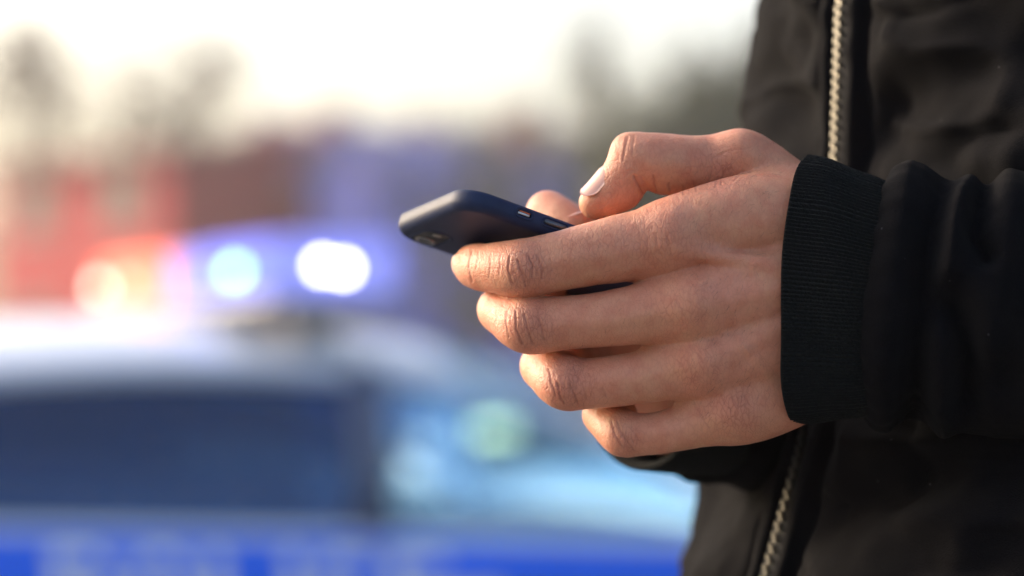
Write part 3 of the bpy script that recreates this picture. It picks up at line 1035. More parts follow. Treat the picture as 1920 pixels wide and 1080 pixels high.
wob = np.stack([vnoise(lv / 4.0, 1), vnoise(lv / 4.0, 2)], 1) * 2.0
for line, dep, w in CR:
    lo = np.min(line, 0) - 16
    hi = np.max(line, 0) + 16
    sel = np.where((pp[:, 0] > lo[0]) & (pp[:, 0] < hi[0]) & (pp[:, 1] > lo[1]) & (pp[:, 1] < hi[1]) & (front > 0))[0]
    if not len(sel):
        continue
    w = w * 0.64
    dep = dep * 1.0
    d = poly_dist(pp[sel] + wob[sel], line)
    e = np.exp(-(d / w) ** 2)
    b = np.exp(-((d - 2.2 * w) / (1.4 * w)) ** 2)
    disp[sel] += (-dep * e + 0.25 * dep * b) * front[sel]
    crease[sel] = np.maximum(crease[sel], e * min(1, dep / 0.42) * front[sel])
for line, amp, w in (([(1448, 720), (1420, 672), (1385, 642), (1352, 628)], .30, 8), ([(1452, 470), (1410, 502), (1360, 522), (1320, 528)], .28, 8), ([(1420, 672), (1400, 700), (1372, 728)], .22, 7), ([(1410, 502), (1425, 560), (1440, 600)], .22, 7)):
    disp += amp * np.exp(-(poly_dist(pp + wob * 2, line) / w) ** 2) * front
knuckle = np.zeros(len(lv))
for (px, py, rx, ry, a) in ((985, 505, 48, 52, .9), (990, 612, 48, 50, .9), (1062, 722, 48, 46, .9), (1172, 822, 40, 38, .8), (1245, 460, 75, 55, .7), (1275, 585, 70, 50, .65), (1300, 690, 60, 48, .7), (1370, 770, 60, 42, .8), (1085, 462, 60, 30, .7), (1350, 318, 60, 36, .7), (1160, 330, 40, 45, .4), (860, 500, 30, 40, .4)):
    knuckle = np.maximum(knuckle, a * np.exp(-((pp[:, 0] - px) / rx) ** 2 - ((pp[:, 1] - py) / ry) ** 2))
knuckle *= np.clip(0.75 + 0.5 * vnoise(lv / 5.0, 5), 0, 1.2) * (ln[:, 1] < 0.3)
# broad unevenness, faint lines across the fingers
for line, amp, w in (([(1240, 462), (1130, 480), (1020, 498)], .35, 13), ([(1275, 588), (1150, 602), (1030, 610)], .35, 13), ([(1300, 692), (1190, 710), (1095, 718)], .3, 12), ([(1360, 782), (1260, 806), (1200, 814)], .25, 11), ([(1385, 262), (1300, 268), (1200, 270)], .3, 14)):
    disp += amp * np.exp(-(poly_dist(pp + wob * 2, line) / w) ** 2) * front
disp += 0.30 * vnoise(lv / 13.0, 13) + 0.16 * vnoise(lv / 7.0, 3) + 0.08 * vnoise(lv / 2.6, 4)
disp += -0.10 * np.clip(vnoise(lv * [1 / 1.4, 1 / 3.0, 1 / 5.0], 6), 0, 1) * (0.25 + knuckle) * front
lv = lv + ln * disp[:, None]

# ---- right hand, behind the phone
RH = {
    'index': [(1120, 560, 104, 11.5), (1060, 540, 101, 10.2), (1015, 538, 92, 9.4), (1010, 540, 79, 8.5), (1030, 542, 70, 7.2)],
    'middle': [(1135, 610, 108, 11.5), (1065, 602, 104, 10.2), (1018, 600, 94, 9.4), (1012, 600, 80, 8.6), (1034, 600, 70, 7.3)],
    'ring': [(1155, 660, 110, 11), (1090, 665, 104, 9.8), (1050, 664, 94, 9.0), (1046, 662, 80, 8.2), (1068, 660, 71, 7.0)],
    'little': [(1180, 705, 110, 10), (1140, 722, 103, 8.6), (1118, 724, 93, 7.8), (1118, 722, 80, 7.0), (1136, 720, 72, 6.0)],
    'thumb': [(1185, 610, 92, 13), (1140, 480, 92, 11), (1075, 430, 80, 10), (1028, 400, 64, 9.3), (1048, 408, 54, 8.4), (1078, 424, 47, 7.0)],
}
RPALM = [
    [(1125, 562, 104, 12), (1240, 700, 108, 15)], [(1140, 612, 108, 12), (1250, 730, 110, 15)], [(1158, 662, 110, 12), (1255, 750, 110, 15)], [(1185, 706, 110, 11), (1260, 770, 108, 14)],
    [(1150, 590, 98, 11), (1250, 720, 100, 16)], [(1185, 610, 94, 13), (1250, 720, 100, 17)],
    [(1237, 726, 106, 26), (1302, 736, 130, 27), (1420, 760, 190, 24)],
]
g = Grid((0, 30, -95), (150, 215, 48), 0.9)
palm = g.new()
for ch in RPALM:
    add_chain(g, palm, ctrl(ch), 7.0, 3)
res = palm.copy()
for nm, ch in RH.items():
    finger_into(g, res, palm, ctrl(ch), 7.5)
rv, rq = surface_nets(res, g.lo, g.h)
rv = smooth_mesh(rv, rq, 6, 0.5)
del palm, res

# ---- the rest of the body, mostly inside the clothes
def dirv(fw, lf, z):
    return TC + F2 * fw + L2 * lf + np.array([0, 0, z])
L_EL, L_SH = np.array([0.385, -0.030, 1.305]), dirv(-0.01, 0.185, 1.545)
R_EL, R_SH = np.array([0.272, 0.300, 1.262]), dirv(-0.03, -0.150, 1.545)
g = Grid((-0.1, -0.3, 0.12), (0.62, 0.62, 1.95), 0.008)
vol = g.new()
def bc(a, ra, b, rb, k=0.04):
    blend_cone(g, vol, np.asarray(a, float), ra, np.asarray(b, float), rb, k)
for q in (-0.07, 0.07):
    bc(dirv(0.0, q, 1.42), 0.105, dirv(0.01, q, 1.2), 0.095)
    bc(dirv(0.01, q, 1.2), 0.095, dirv(0, q, 1.05), 0.10)
    bc(dirv(0, q * 1.3, 1.04), 0.09, dirv(0.015, q * 1.4, 0.62), 0.058)
    bc(dirv(0.015, q * 1.4, 0.62), 0.056, dirv(-0.01, q * 1.5, 0.24), 0.04)
    bc(dirv(-0.02, q * 1.5, 0.20), 0.038, dirv(0.12, q * 1.7, 0.18), 0.03, 0.02)
bc(L_SH, 0.06, dirv(0, 0, 1.5), 0.085)
bc(R_SH, 0.06, dirv(0, 0, 1.5), 0.085)
bc(L_SH, 0.055, L_EL, 0.042)
bc(R_SH, 0.055, R_EL, 0.042)
bc(L_EL, 0.042, W(1700, 562, 12), 0.03, 0.02)
bc(R_EL, 0.042, W(1400, 757, 180), 0.028, 0.02)
bc(dirv(-0.01, 0, 1.52), 0.06, dirv(0.02, 0, 1.68), 0.055)
HC = dirv(0.045, 0, 1.775)
blend_ell(g, vol, HC, np.array([0.098, 0.092, 0.118]), 0.03)
bc(dirv(0.085, 0, 1.715), 0.042, dirv(0.115, 0, 1.685), 0.026, 0.04)
bc(dirv(0.135, 0, 1.785), 0.010, dirv(0.165, 0, 1.745), 0.014, 0.015)
for q in (-1, 1):
    bc(dirv(0.03, q * 0.088, 1.79), 0.016, dirv(0.04, q * 0.09, 1.745), 0.012, 0.01)
    bc(dirv(0.125, q * 0.03, 1.80), 0.012, dirv(0.12, q * 0.045, 1.80), 0.010, 0.015)
bc(dirv(0.138, -0.02, 1.712), 0.008, dirv(0.138, 0.02, 1.712), 0.008, 0.01)
bv, bq = surface_nets(vol, g.lo, g.h)
bv = smooth_mesh(bv, bq, 6, 0.5)

allv = np.vstack([to_world(lv), to_world(rv), bv])
allq = np.vstack([lq, rq + len(lv), bq + len(lv) + len(rv)])
body = mesh_obj('body', allv, allq, M['skin'], person, offset=BASE)
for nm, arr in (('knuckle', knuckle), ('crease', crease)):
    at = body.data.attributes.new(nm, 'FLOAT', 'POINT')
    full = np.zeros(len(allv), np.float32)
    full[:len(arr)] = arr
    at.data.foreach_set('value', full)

# ---- a few fine hairs on the back of the hand
hr = np.random.RandomState(3)
sel = np.where((front > 0.3) & (pp[:, 0] > 1300) & (pp[:, 0] < 1466) & (pp[:, 1] > 262) & (pp[:, 1] < 790))[0]
sel = hr.choice(sel, 260, replace=False)
sel2 = np.where((front > 0.4) & (pp[:, 0] > 1060) & (pp[:, 0] < 1190) & (pp[:, 1] > 440) & (pp[:, 1] < 760))[0]
sel = np.concatenate([sel, hr.choice(sel2, 60, replace=False)])
hb = MB()
for i in sel:
    p, nn = lv[i], ln[i]
    d = np.array([-0.35 + 0.3 * hr.normal(), 0, -0.8 + 0.3 * hr.normal()])
    d = d - nn * (d @ nn)
    d /= np.linalg.norm(d)
    l = 2.2 + 2.0 * hr.rand()
    pts = [p - nn * 0.1, p + d * l * 0.4 + nn * l * 0.16, p + d * l + nn * l * 0.18]
    hb.tube([to_world(q[None])[0] - BASE for q in pts], [0.000032, 0.000026, 0.00001], 3, cap=False)
ho_ = hb.build('hand_hair', M['hair'], body)
ho_['kind'] = 'stuff'

# ---- finger nails
def nail(c, a, n, ln_, wd, R):
    a = np.asarray(a, float)
    a /= np.linalg.norm(a)
    n = np.asarray(n, float)
    n = n - a * (n @ a)
    n /= np.linalg.norm(n)
    s = np.cross(a, n)
    v, f = [], []
    nu, nv = 14, 12
    for side_ in (0, 1):
        for i in range(nu + 1):
            u = -1 + 2 * i / nu
            for j in range(nv + 1):
                q = -1 + 2 * j / nv
                half = wd / 2 * (0.93 if u < 0.4 else 0.93 - 0.35 * ((u - 0.4) / 0.6) ** 2) * (1 - 0.25 * max(0, (-u - 0.6) / 0.4) ** 2)
                th = q * half / R
                lift = 0.35 * max(0, u) ** 2 - 0.7 * max(0, (-u - 0.6) / 0.4)
                rr = R + (0.0 if side_ else -0.5) + lift
                end = 0.10 * ln_ * (1 - q * q) * (1 if u > 0 else -0.6) * abs(u)
                v.append(c + a * (u * ln_ / 2 + end) + s * (rr * math.sin(th)) + n * (rr * math.cos(th) - R))
    st = (nu + 1) * (nv + 1)
    for i in range(nu):
        for j in range(nv):
            q = (i * (nv + 1) + j, i * (nv + 1) + j + 1, (i + 1) * (nv + 1) + j + 1, (i + 1) * (nv + 1) + j)
            f.append(tuple(x + st for x in q))
            f.append(q[::-1])
    rim = [i * (nv + 1) for i in range(nu + 1)] + [nu * (nv + 1) + j for j in range(1, nv + 1)] + [i * (nv + 1) + nv for i in range(nu - 1, -1, -1)] + [j for j in range(nv - 1, 0, -1)]
    for k in range(len(rim)):
        x, y = rim[k], rim[(k + 1) % len(rim)]
        f.append((x, y, y + st, x + st))
    mesh_obj('nail', to_world(np.array(v)), f, M['nail'], body, offset=BASE)

nail(loc(1140, 360, 23.6) + np.array([-0.64, -0.52, 0.56]) * 9.0, (-0.64, 0.06, -0.77), (-0.64, -0.52, 0.56), 13.5, 12.5, 7.8)
for nm in ('index', 'middle', 'ring', 'little'):
    ch = ctrl(LH[nm])
    p1, p0 = ch[-1][0], ch[-3][0]
    a = p1 - p0
    a /= np.linalg.norm(a)
    pip = ch[4][0]
    n = p0 - pip
    n = n - a * (n @ a)
    n /= np.linalg.norm(n)
    if nm == 'index':
        n = np.array([-1.0, -0.15, 0.0])
    r = ch[-2][1]
    nail(ch[-2][0] + a * 2.5 + n * (r * 0.97), a, n, 10.5 if nm != 'little' else 8.5, 9.5 if nm != 'little' else 7.5, r)
for nm in ('index', 'middle', 'ring', 'little'):
    ch = ctrl(RH[nm])
    p1, p0 = ch[-1][0], ch[-3][0]
    a = p1 - p0
    a /= np.linalg.norm(a)
    n = p0 - ch[2][0] + (p0 - ch[1][0]) * 0.4
    n = n - a * (n @ a)
    n /= np.linalg.norm(n)
    r = ch[-2][1]
    nail(ch[-2][0] + a * 3 + n * (r * 0.95), a, n, 9, 8, r)
c1 = ctrl(RH['thumb'])
nail(c1[-1][0] * 0.6 + c1[-2][0] * 0.4 + np.array([-0.1, -0.35, 0.9]) * 7.0, c1[-1][0] - c1[-2][0], (-0.05, -0.4, 0.9), 13, 12, 8)

# ------------------------------------------------------------------ jacket
jacket = empty('jacket', (0, 0, 0))
jacket.parent = person

def ring_tube(name, rings, material, parent, closed_ends=False):
    """rings: list of (n,3) arrays in world metres"""
    n = len(rings[0])
    v = np.vstack(rings)
    f = []
    for i in range(len(rings) - 1):
        a = np.arange(n) + i * n
        b = np.roll(np.arange(n), -1) + i * n
        f.append(np.stack([a, b, b + n, a + n], 1))
    return mesh_obj(name, v, np.vstack(f), material, parent, offset=BASE)

def ellipse_arc(n, rv_, rd_):
    t = np.linspace(0, 2 * np.pi, 4001)
    y, z = rd_ * np.sign(np.sin(t)) * np.abs(np.sin(t)) ** 0.72, rv_ * np.sign(np.cos(t)) * np.abs(np.cos(t)) ** 0.86
    s = np.concatenate([[0], np.cumsum(np.hypot(np.diff(y), np.diff(z)))])
    return np.interp(np.arange(n) / n * s[-1], s, t)

# left rib-knit cuff
NR = 172
NA = NR * 8
th = ellipse_arc(NA, 53, 30)
ribw = np.abs(np.cos(np.arange(NA) / NA * NR * np.pi + 0.9 * np.sin(th * 11 + 1) + 0.6 * np.sin(th * 23)))
rib = 1.0 * np.power(ribw, 0.7) - 0.7
wav = 1.0 * np.sin(th * 3 + 0.6) + 0.7 * np.sin(th * 7 + 2)
prof = [(0.30, -4.2, 0), (0.10, -3.9, 0), (0.02, -3.4, 0.1), (0.0, -2.6, 0.25), (-0.010, -1.5, 0.5), (-0.008, -0.6, 0.8), (0.004, 0.0, 1.0)] + [(t, 0.0, 1.0) for t in np.linspace(0.03, 1.0, 40)]
rings = []
for (t, off, ra) in prof:
    c0, c1_ = loc(1501, 541, 13), loc(1668, 560, 13)
    c = c0 * (1 - t) + c1_ * t
    e = max(0.0, min(1.0, t))
    rv_ = 53.2 * (1 - e) + 44.5 * e + 1.6 * math.sin(math.pi * e)
    rd_ = 31.0 * (1 - e) + 33.0 * e
    o = off + rib * ra + 0.5 * ra * np.sin(e * 9 + th * 2)
    x = c[0] + (11.0 * np.sin(th) + 2.6 * np.cos(th)) * (1 - 0.5 * e) + 0.35 * wav * (1 - e)
    y = c[1] + (rd_ + o) * np.sign(np.sin(th)) * np.abs(np.sin(th)) ** 0.72
    z = c[2] + (rv_ + o) * np.sign(np.cos(th)) * np.abs(np.cos(th)) ** 0.86
    rings.append(to_world(np.stack([x, y, z], 1)))
ring_tube('cuff', rings, M['knit'], jacket)

def frames(path, u0):
    T = np.gradient(path, axis=0)
    T /= np.linalg.norm(T, axis=1)[:, None]
    U, Wv = [], []
    u = np.asarray(u0, float)
    for t in T:
        u = u - t * (u @ t)
        u /= np.linalg.norm(u)
        U.append(u.copy())
        Wv.append(np.cross(t, u))
    return T, np.array(U), np.array(Wv)

def sleeve(pts, radii, u0, ns, na, folds, slant, seed, noise_amp=1.2):
    """pts in local mm; radii rows (along u0, across)"""
    a = np.hstack([np.array(pts), np.array(radii)])
    c = catmull(a, 40)
    s = np.concatenate([[0], np.cumsum(np.linalg.norm(np.diff(c[:, :3], axis=0), axis=1))])
    si = np.concatenate([np.linspace(0, 0.45, int(ns * 0.75), endpoint=False), np.linspace(0.45, 1, ns - int(ns * 0.75))]) * s[-1]
    c = np.stack([np.interp(si, s, c[:, i]) for i in range(5)], 1)
    T, U, Wv = frames(c[:, :3], u0)
    ang = np.arange(na) / na * 2 * np.pi
    V = []
    for i in range(ns):
        k = min(1, si[i] / 9.0)
        f = 0.84 + 0.16 * math.sqrt(1 - (1 - k) ** 2)
        dec = math.exp(-si[i] / 70.0)
        p = c[i, :3] + np.outer(np.cos(ang) * c[i, 3] * f, U[i]) + np.outer(np.sin(ang) * c[i, 4] * f, Wv[i])
        p = p + np.outer((slant[0] * np.cos(ang) + slant[1] * np.sin(ang)) * dec + 0.8 * np.sin(ang * 5 + 1) * math.exp(-si[i] / 12.0) + 0.5 * np.sin(ang * 11) * math.exp(-si[i] / 9.0), T[i])
        V.append(p)
    V = np.vstack(V)
    q = []
    for i in range(ns - 1):
        a0 = np.arange(na) + i * na
        b0 = np.roll(np.arange(na), -1) + i * na
        q.append(np.stack([a0, b0, b0 + na, a0 + na], 1))
    q = np.vstack(q)
    N = normals(V, q)
    cen = np.repeat(c[:, :3], na, axis=0)
    if ((V - cen) * N).sum() < 0:
        N = -N
        q = q[:, ::-1]
    P = to_px(V)
    fr = np.clip((-N[:, 1] + 0.35) / 0.5, 0, 1)
    d = noise_amp * vnoise(V / [16, 30, 38], seed) + noise_amp * 0.5 * vnoise(V / [8, 14, 20], seed + 1) + 0.25 * vnoise(V / 4.0, seed + 2)
    d -= 0.55 * np.exp(-((np.repeat(si, na) - 13.0) / 1.6) ** 2)
    arc = np.tile(ang, ns)
    ss = np.repeat(si, na)
    d += 0.35 * np.sin(arc * 26 + 2 * vnoise(V / 20.0, seed + 4)) * np.exp(-ss / 16.0)
    for line, amp, w in folds:
        dd = poly_dist(P, line)
        d += amp * 0.9 * np.exp(-(dd / (w * 1.25)) ** 2) * fr
    V = V + N * d[:, None]
    return mesh_obj('sleeve', to_world(V), q, M['cloth'], jacket, offset=BASE)

elL = world_to_local([L_EL])[0]
shL = world_to_local([L_SH])[0]
FOLDS = [
    ([(1700, 300), (1690, 380), (1670, 480), (1655, 600), (1650, 720), (1660, 800)], 5.0, 34),
    ([(1812, 318), (1775, 350), (1750, 420), (1735, 500), (1722, 600), (1712, 700), (1712, 800)], -9.0, 24),
    ([(1832, 312), (1800, 345), (1785, 400), (1778, 470), (1768, 540)], 8.0, 20),
    ([(1852, 325), (1838, 380), (1830, 440), (1848, 480)], -9.0, 17),
    ([(1776, 548), (1800, 600), (1815, 680), (1812, 760)], -9.0, 22),
    ([(1880, 318), (1900, 400), (1880, 520), (1860, 640)], 5.0, 40),
    ([(1760, 640), (1765, 740), (1770, 820)], 4.0, 22),
    ([(1930, 420), (1915, 560), (1880, 720)], -4.0, 26),
    ([(1720, 310), (1760, 306), (1800, 304)], 3.5, 16),
]
sleeve([loc(1636, 561, 14), loc(1740, 562, 12), loc(1920, 578, 8), elL * 0.45 + loc(1920, 578, 8) * 0.55, elL + [0, 0, -4], elL * 0.5 + shL * 0.5 + [12, 0, 0], shL + [0, 0, 5]],
       [(49.5, 38), (51, 42), (52, 45), (54, 50), (62, 58), (66, 66), (74, 74)], (0, 0, 1), 420, 420, FOLDS, (5.0, -3.0), 20)

# right sleeve and cuff, behind the hand
elR = world_to_local([R_EL])[0]
shR = world_to_local([R_SH])[0]
w0 = loc(1226, 730, 106)
wd = (elR - w0) / np.linalg.norm(elR - w0)
sleeve([w0 + wd * 26, w0 + wd * 70, w0 * 0.45 + elR * 0.55, elR, elR * 0.5 + shR * 0.5 + [-8, 0, 0], shR + [0, 0, 5]],
       [(38, 36), (41, 40), (44, 44), (50, 50), (55, 55), (66, 66)], (0, 0, 1), 170, 160, [], (2.0, 0), 40, 3.0)
NA2 = 70 * 6
th2 = np.arange(NA2) / NA2 * 2 * np.pi
U2 = np.array([0, 0, 1.0]) - wd * wd[2]
U2 /= np.linalg.norm(U2)
V2 = np.cross(wd, U2)
rings = []
for (t, off, ra) in [(0.5, -4, 0), (0.05, -3.5, 0), (0.0, -2, .4), (-.01, -1, .6), (0.01, 0, 1)] + [(t, 0, 1) for t in np.linspace(.05, 1, 14)]:
    r = 35.5 + off + ra * 0.5 * np.abs(np.cos(th2 * 35)) + 1.0 * t
    rings.append(to_world(w0 + wd * (t * 42 - 6) + np.outer(np.cos(th2) * r, U2) + np.outer(np.sin(th2) * r, V2)))
ring_tube('cuff', rings, M['knit'], jacket)

# torso of the jacket
def torso(ph, z, off=0.0, detail=True):
    """ph: angle from the zip (positive to the person's left); returns points and outward normals"""
    ph = np.asarray(ph, float)
    z = np.asarray(z, float)
    b = np.interp(z, [0.98, 1.04, 1.10, 1.16, 1.20, 1.26, 1.33, 1.45, 1.54, 1.60, 1.66], [0.148, 0.168, 0.182, 0.182, 0.172, 0.152, 0.137, 0.132, 0.118, 0.095, 0.080])
    a = np.interp(z, [0.98, 1.04, 1.10, 1.25, 1.45, 1.54, 1.60, 1.66], [0.175, 0.195, 0.21, 0.205, 0.20, 0.165, 0.100, 0.082])
    bb = np.where(np.cos(ph) > 0, b, 0.125 + (b - 0.125) * 0.3)
    e = 2.25
    cp, sp = np.cos(ph), np.sin(ph)
    r = (np.abs(cp / bb) ** e + np.abs(sp / a) ** e) ** (-1 / e)
    fw, lf = r * cp, r * sp
    nx, ny = np.sign(cp) * np.abs(cp / bb) ** (e - 1) / bb, np.sign(sp) * np.abs(sp / a) ** (e - 1) / a
    l = np.hypot(nx, ny)
    nf, nl = nx / l, ny / l
    d = np.zeros_like(fw) + off
    u = lf
    if detail:
        P = np.stack([fw * 1000, lf * 1000, z * 1000], 1)
        fade = np.clip((np.abs(u) - 0.016) / 0.02, 0, 1)
        d = d + fade * 0.005 * vnoise(P / [60, 60, 34], 50) + fade * 0.004 * vnoise(P / [30, 30, 16], 51) + 0.0012 * vnoise(P / 9, 52) + fade * 0.006 * (1 - np.abs(vnoise(P / [70, 70, 32], 55))) ** 5 - fade * 0.005 * (1 - np.abs(vnoise(P / [50, 50, 26], 56))) ** 6
        # folds on the far breast, lower puff
        zr = z
        near = np.exp(-((u + 0.048) / 0.030) ** 2) * (u < 0)
        d = d + near * (0.009 * np.exp(-((zr - 1.375 + 0.6 * (u + 0.05)) / 0.022) ** 2) - 0.010 * np.exp(-((zr - 1.415 + 0.6 * (u + 0.05)) / 0.014) ** 2) - 0.008 * np.exp(-((zr - 1.335 - 0.4 * (u + 0.05)) / 0.012) ** 2))
        d = d - 0.006 * np.clip((-u - 0.09) / 0.05, 0, 1) * np.clip((zr - 1.27) / 0.05, 0, 1)
        d = d - fade * 0.010 * np.exp(-((zr - 1.405 - 0.3 * (u - 0.05)) / 0.016) ** 2) * (u > 0) - fade * 0.012 * np.exp(-((zr - 1.225 - 0.35 * (u - 0.02)) / 0.012) ** 2) * (u > 0)
        # zip channel and the two raised plackets
        au = np.abs(u)
        d = d + 0.0045 * np.exp(-((au - 0.011) / 0.0045) ** 4) - 0.0015 * np.exp(-(au / 0.006) ** 4) - 0.003 * np.exp(-((au - 0.0185) / 0.003) ** 2)
    fw = fw + nf * d
    lf = lf + nl * d
    pts = TC + np.outer(fw, F2) + np.outer(lf, L2)
    pts[:, 2] = z
    nrm = np.outer(nf, F2) + np.outer(nl, L2)
    return pts, nrm

u_f = np.sort(np.concatenate([np.linspace(-math.pi, math.pi, 220, endpoint=False), np.linspace(-0.25, 0.25, 150)]))
u_f = np.unique(np.round(u_f, 5))
zs = np.linspace(0.985, 1.655, 240)
PH, ZZ = np.meshgrid(u_f, zs)
tp, _ = torso(PH.ravel(), ZZ.ravel())
n = len(u_f)
ring_tube('torso', [tp[i * n:(i + 1) * n] for i in range(len(zs))], M['cloth'], jacket)
# hem and collar in rib knit
for (z0, z1, nm) in ((0.955, 0.998, 'hem'), (1.645, 1.70, 'collar')):
    rings = []
    ph = np.linspace(-math.pi, math.pi, 480, endpoint=False)
    for k, z in enumerate(np.linspace(z0, z1, 10)):
        p, nn = torso(ph, np.full(480, np.clip(z, 0.99, 1.655)), -0.004, False)
        p = p + nn * (0.0012 * np.cos(np.arange(480) / 480 * 160 * math.pi))[:, None]
        p[:, 2] = z
        rings.append(p)
    ring_tube(nm, rings, M['knit'], jacket)
# zip: tape and teeth
zt = np.linspace(0.99, 1.655, 200)
rows_ = []
for u in np.linspace(-0.006, 0.006, 5):
    b = np.interp(zt, [0.98, 1.10, 1.25, 1.45, 1.66], [0.14, 0.172, 0.142, 0.130, 0.08])
    p, nn = torso(np.arctan2(u, b), zt, 0.0004, False)
    rows_.append(p + nn * 0.0006)
v = np.stack(rows_, 1).reshape(-1, 3)
f = [(i * 5 + j, (i + 1) * 5 + j, (i + 1) * 5 + j + 1, i * 5 + j + 1) for i in range(199) for j in range(4)]
mesh_obj('zipper_tape', v, f, M['tape'], jacket, offset=BASE)
tooth_me = None
pitch = 0.0023
zs_t = np.arange(0.995, 1.65, pitch)
cand = []
for i, z in enumerate(zs_t):
    p, nn = torso(np.array([0.0]), np.array([z]), 0.0, False)
    cand.append((p[0], nn[0]))
tb = MB()
h1, h2, h3 = 0.00115, 0.00085, 0.0011
tb.add([(-h1, -h2, -h3), (h1, -h2, -h3 * .7), (h1, h2, -h3 * .7), (-h1, h2, -h3), (-h1, -h2, h3), (h1 * .8, -h2, h3 * .7), (h1 * .8, h2, h3 * .7), (-h1, h2, h3)],
       [(3, 2, 1, 0), (4, 5, 6, 7), (0, 1, 5, 4), (1, 2, 6, 5), (2, 3, 7, 6), (3, 0, 4, 7)])
first = None
rest = MB()
for i, (p, nn) in enumerate(cand):
    c = p + nn * 0.0028 + L2 * (0.0009 if i % 2 else -0.0009)
    z = p[2]
    x = L2 * (1 if i % 2 == 0 else -1)
    y = np.cross(nn, x)
    R = Matrix(((x[0], nn[0], y[0]), (x[1], nn[1], y[1]), (x[2], nn[2], y[2])))
    if 1.17 < z < 1.50:
        if first is None:
            first = tb.build('zipper_tooth', M['brass'], jacket)
            o = first
        else:
            o = link(bpy.data.objects.new('zipper_tooth', first.data), jacket)
        o.matrix_local = Matrix.Translation(Vector(c - BASE)) @ R.to_4x4()
    else:
        rest.add([np.array(R @ Vector(q)) + c - BASE for q in tb.v], tb.f)
o = rest.build('zipper_teeth', M['brass'], jacket)
o['kind'] = 'stuff'

# trousers, shoes, hair
g = Grid((-0.05, -0.25, 0.12), (0.6, 0.6, 1.15), 0.009)
vol = g.new()
for q in (-0.07, 0.07):
    bc(dirv(0, q * 1.1, 1.05), 0.118, dirv(0.0, q * 1.35, 0.92), 0.112, 0.05)
    bc(dirv(0, q * 1.4, 0.90), 0.105, dirv(0.02, q * 1.45, 0.62), 0.078, 0.03)
    bc(dirv(0.02, q * 1.45, 0.62), 0.078, dirv(-0.01, q * 1.55, 0.24), 0.066, 0.02)
tv, tq = surface_nets(vol, g.lo, g.h)
tv = smooth_mesh(tv, tq, 6)
tn = normals(tv, tq)
tv = tv + tn * (0.006 * vnoise(tv * [9, 9, 22], 70))[:, None]
mesh_obj('trousers', tv, tq, M['trouser'], person, offset=BASE)
for q in (-0.07, 0.07):
    g = Grid(dirv(0.05, q * 1.6, 0) - [0.25, 0.25, -0.13], dirv(0.05, q * 1.6, 0) + [0.25, 0.25, 0.34], 0.006)
    vol = g.new()
    bc(dirv(-0.05, q * 1.55, 0.19), 0.045, dirv(0.17, q * 1.75, 0.175), 0.04, 0.03)
    bc(dirv(-0.03, q * 1.55, 0.26), 0.045, dirv(0.03, q * 1.6, 0.20), 0.045, 0.03)
    v, qq = surface_nets(vol, g.lo, g.h)
    v = smooth_mesh(v, qq, 4)
    v[:, 2] = np.maximum(v[:, 2], 0.152)
    so = mesh_obj('shoe', v, qq, M['leather'], person, offset=BASE)
    MB().tube([dirv(-0.06, q * 1.55, 0.151) - BASE, dirv(0.05, q * 1.64, 0.151) - BASE, dirv(0.175, q * 1.76, 0.151) - BASE], [0.03, 0.035, 0.03], 10).build('sole', M['rubber'], so, True)
    so.children[0].scale = (1, 1, 1)
    me = so.children[0].data
    for vv in me.vertices:
        vv.co.z = 0.012 + (vv.co.z - 0.011) * 0.3
g = Grid(HC - 0.16, HC + 0.16, 0.005)
vol = g.new()
blend_ell(g, vol, HC + F2 * -0.012 + np.array([0, 0, 0.018]), np.array([0.104, 0.099, 0.116]), 0.01)
x, y, z = g.coords((slice(None),) * 3)
fwd_ = (x - HC[0]) * F2[0] + (y - HC[1]) * F2[1]
cut = np.maximum(fwd_ - 0.062 - 0.25 * np.maximum(z - HC[2] - 0.05, 0), 0) - np.maximum(z - HC[2] - 0.07, 0)
vol = np.maximum(vol, np.minimum(fwd_ - 0.055, 10)) * 1.0
vol = np.maximum(vol, (HC[2] - 0.03 - z) + 0.6 * fwd_)
v, qq = surface_nets(vol.astype(np.float32), g.lo, g.h)
v = smooth_mesh(v, qq, 6)
v = v + normals(v, qq) * (0.004 * vnoise(v * 60, 80))[:, None]
mesh_obj('hair', v, qq, M['hair'], person, offset=BASE)

# ------------------------------------------------------------------ phone
PL = np.array([-0.872, -0.382, 0.306])
PL /= np.linalg.norm(PL)
PW = np.array([-0.44, 0.887, -0.147])
PW = PW - PL * (PW @ PL)
PW /= np.linalg.norm(PW)
PN = np.cross(PL, PW)                     # out of the back
HL, HW, HT = 70.5, 36.5, 4.1
A_ = loc(868, 363, -5)
PCEN = A_ - PL * HL + PW * HW
phone = empty('mobile_phone', to_world(PCEN[None])[0])
tag(phone, 'mobile phone in a dark case, tinted with blue lamp glow, held in both hands', 'phone')
PO = to_world(PCEN[None])[0]
def ph_pt(l, w, n):
    return PCEN + PL * l + PW * w + PN * n
def ph_obj(name, lwn, faces, material, parent, smooth=True):
    v = np.array([ph_pt(*p) for p in lwn])
    return mesh_obj(name, to_world(v), faces, material, parent, smooth, offset=PO)
def rrect(hl, hw, r, n=14):
    o = []
    for (cl, cw, a0) in ((hl - r, hw - r, 0), (-hl + r, hw - r, 90), (-hl + r, -hw + r, 180), (hl - r, -hw + r, 270)):
        for i in range(n):
            a = math.radians(a0 + 90 * i / (n - 1))
            o.append((cl + r * math.cos(a), cw + r * math.sin(a)))
    return o
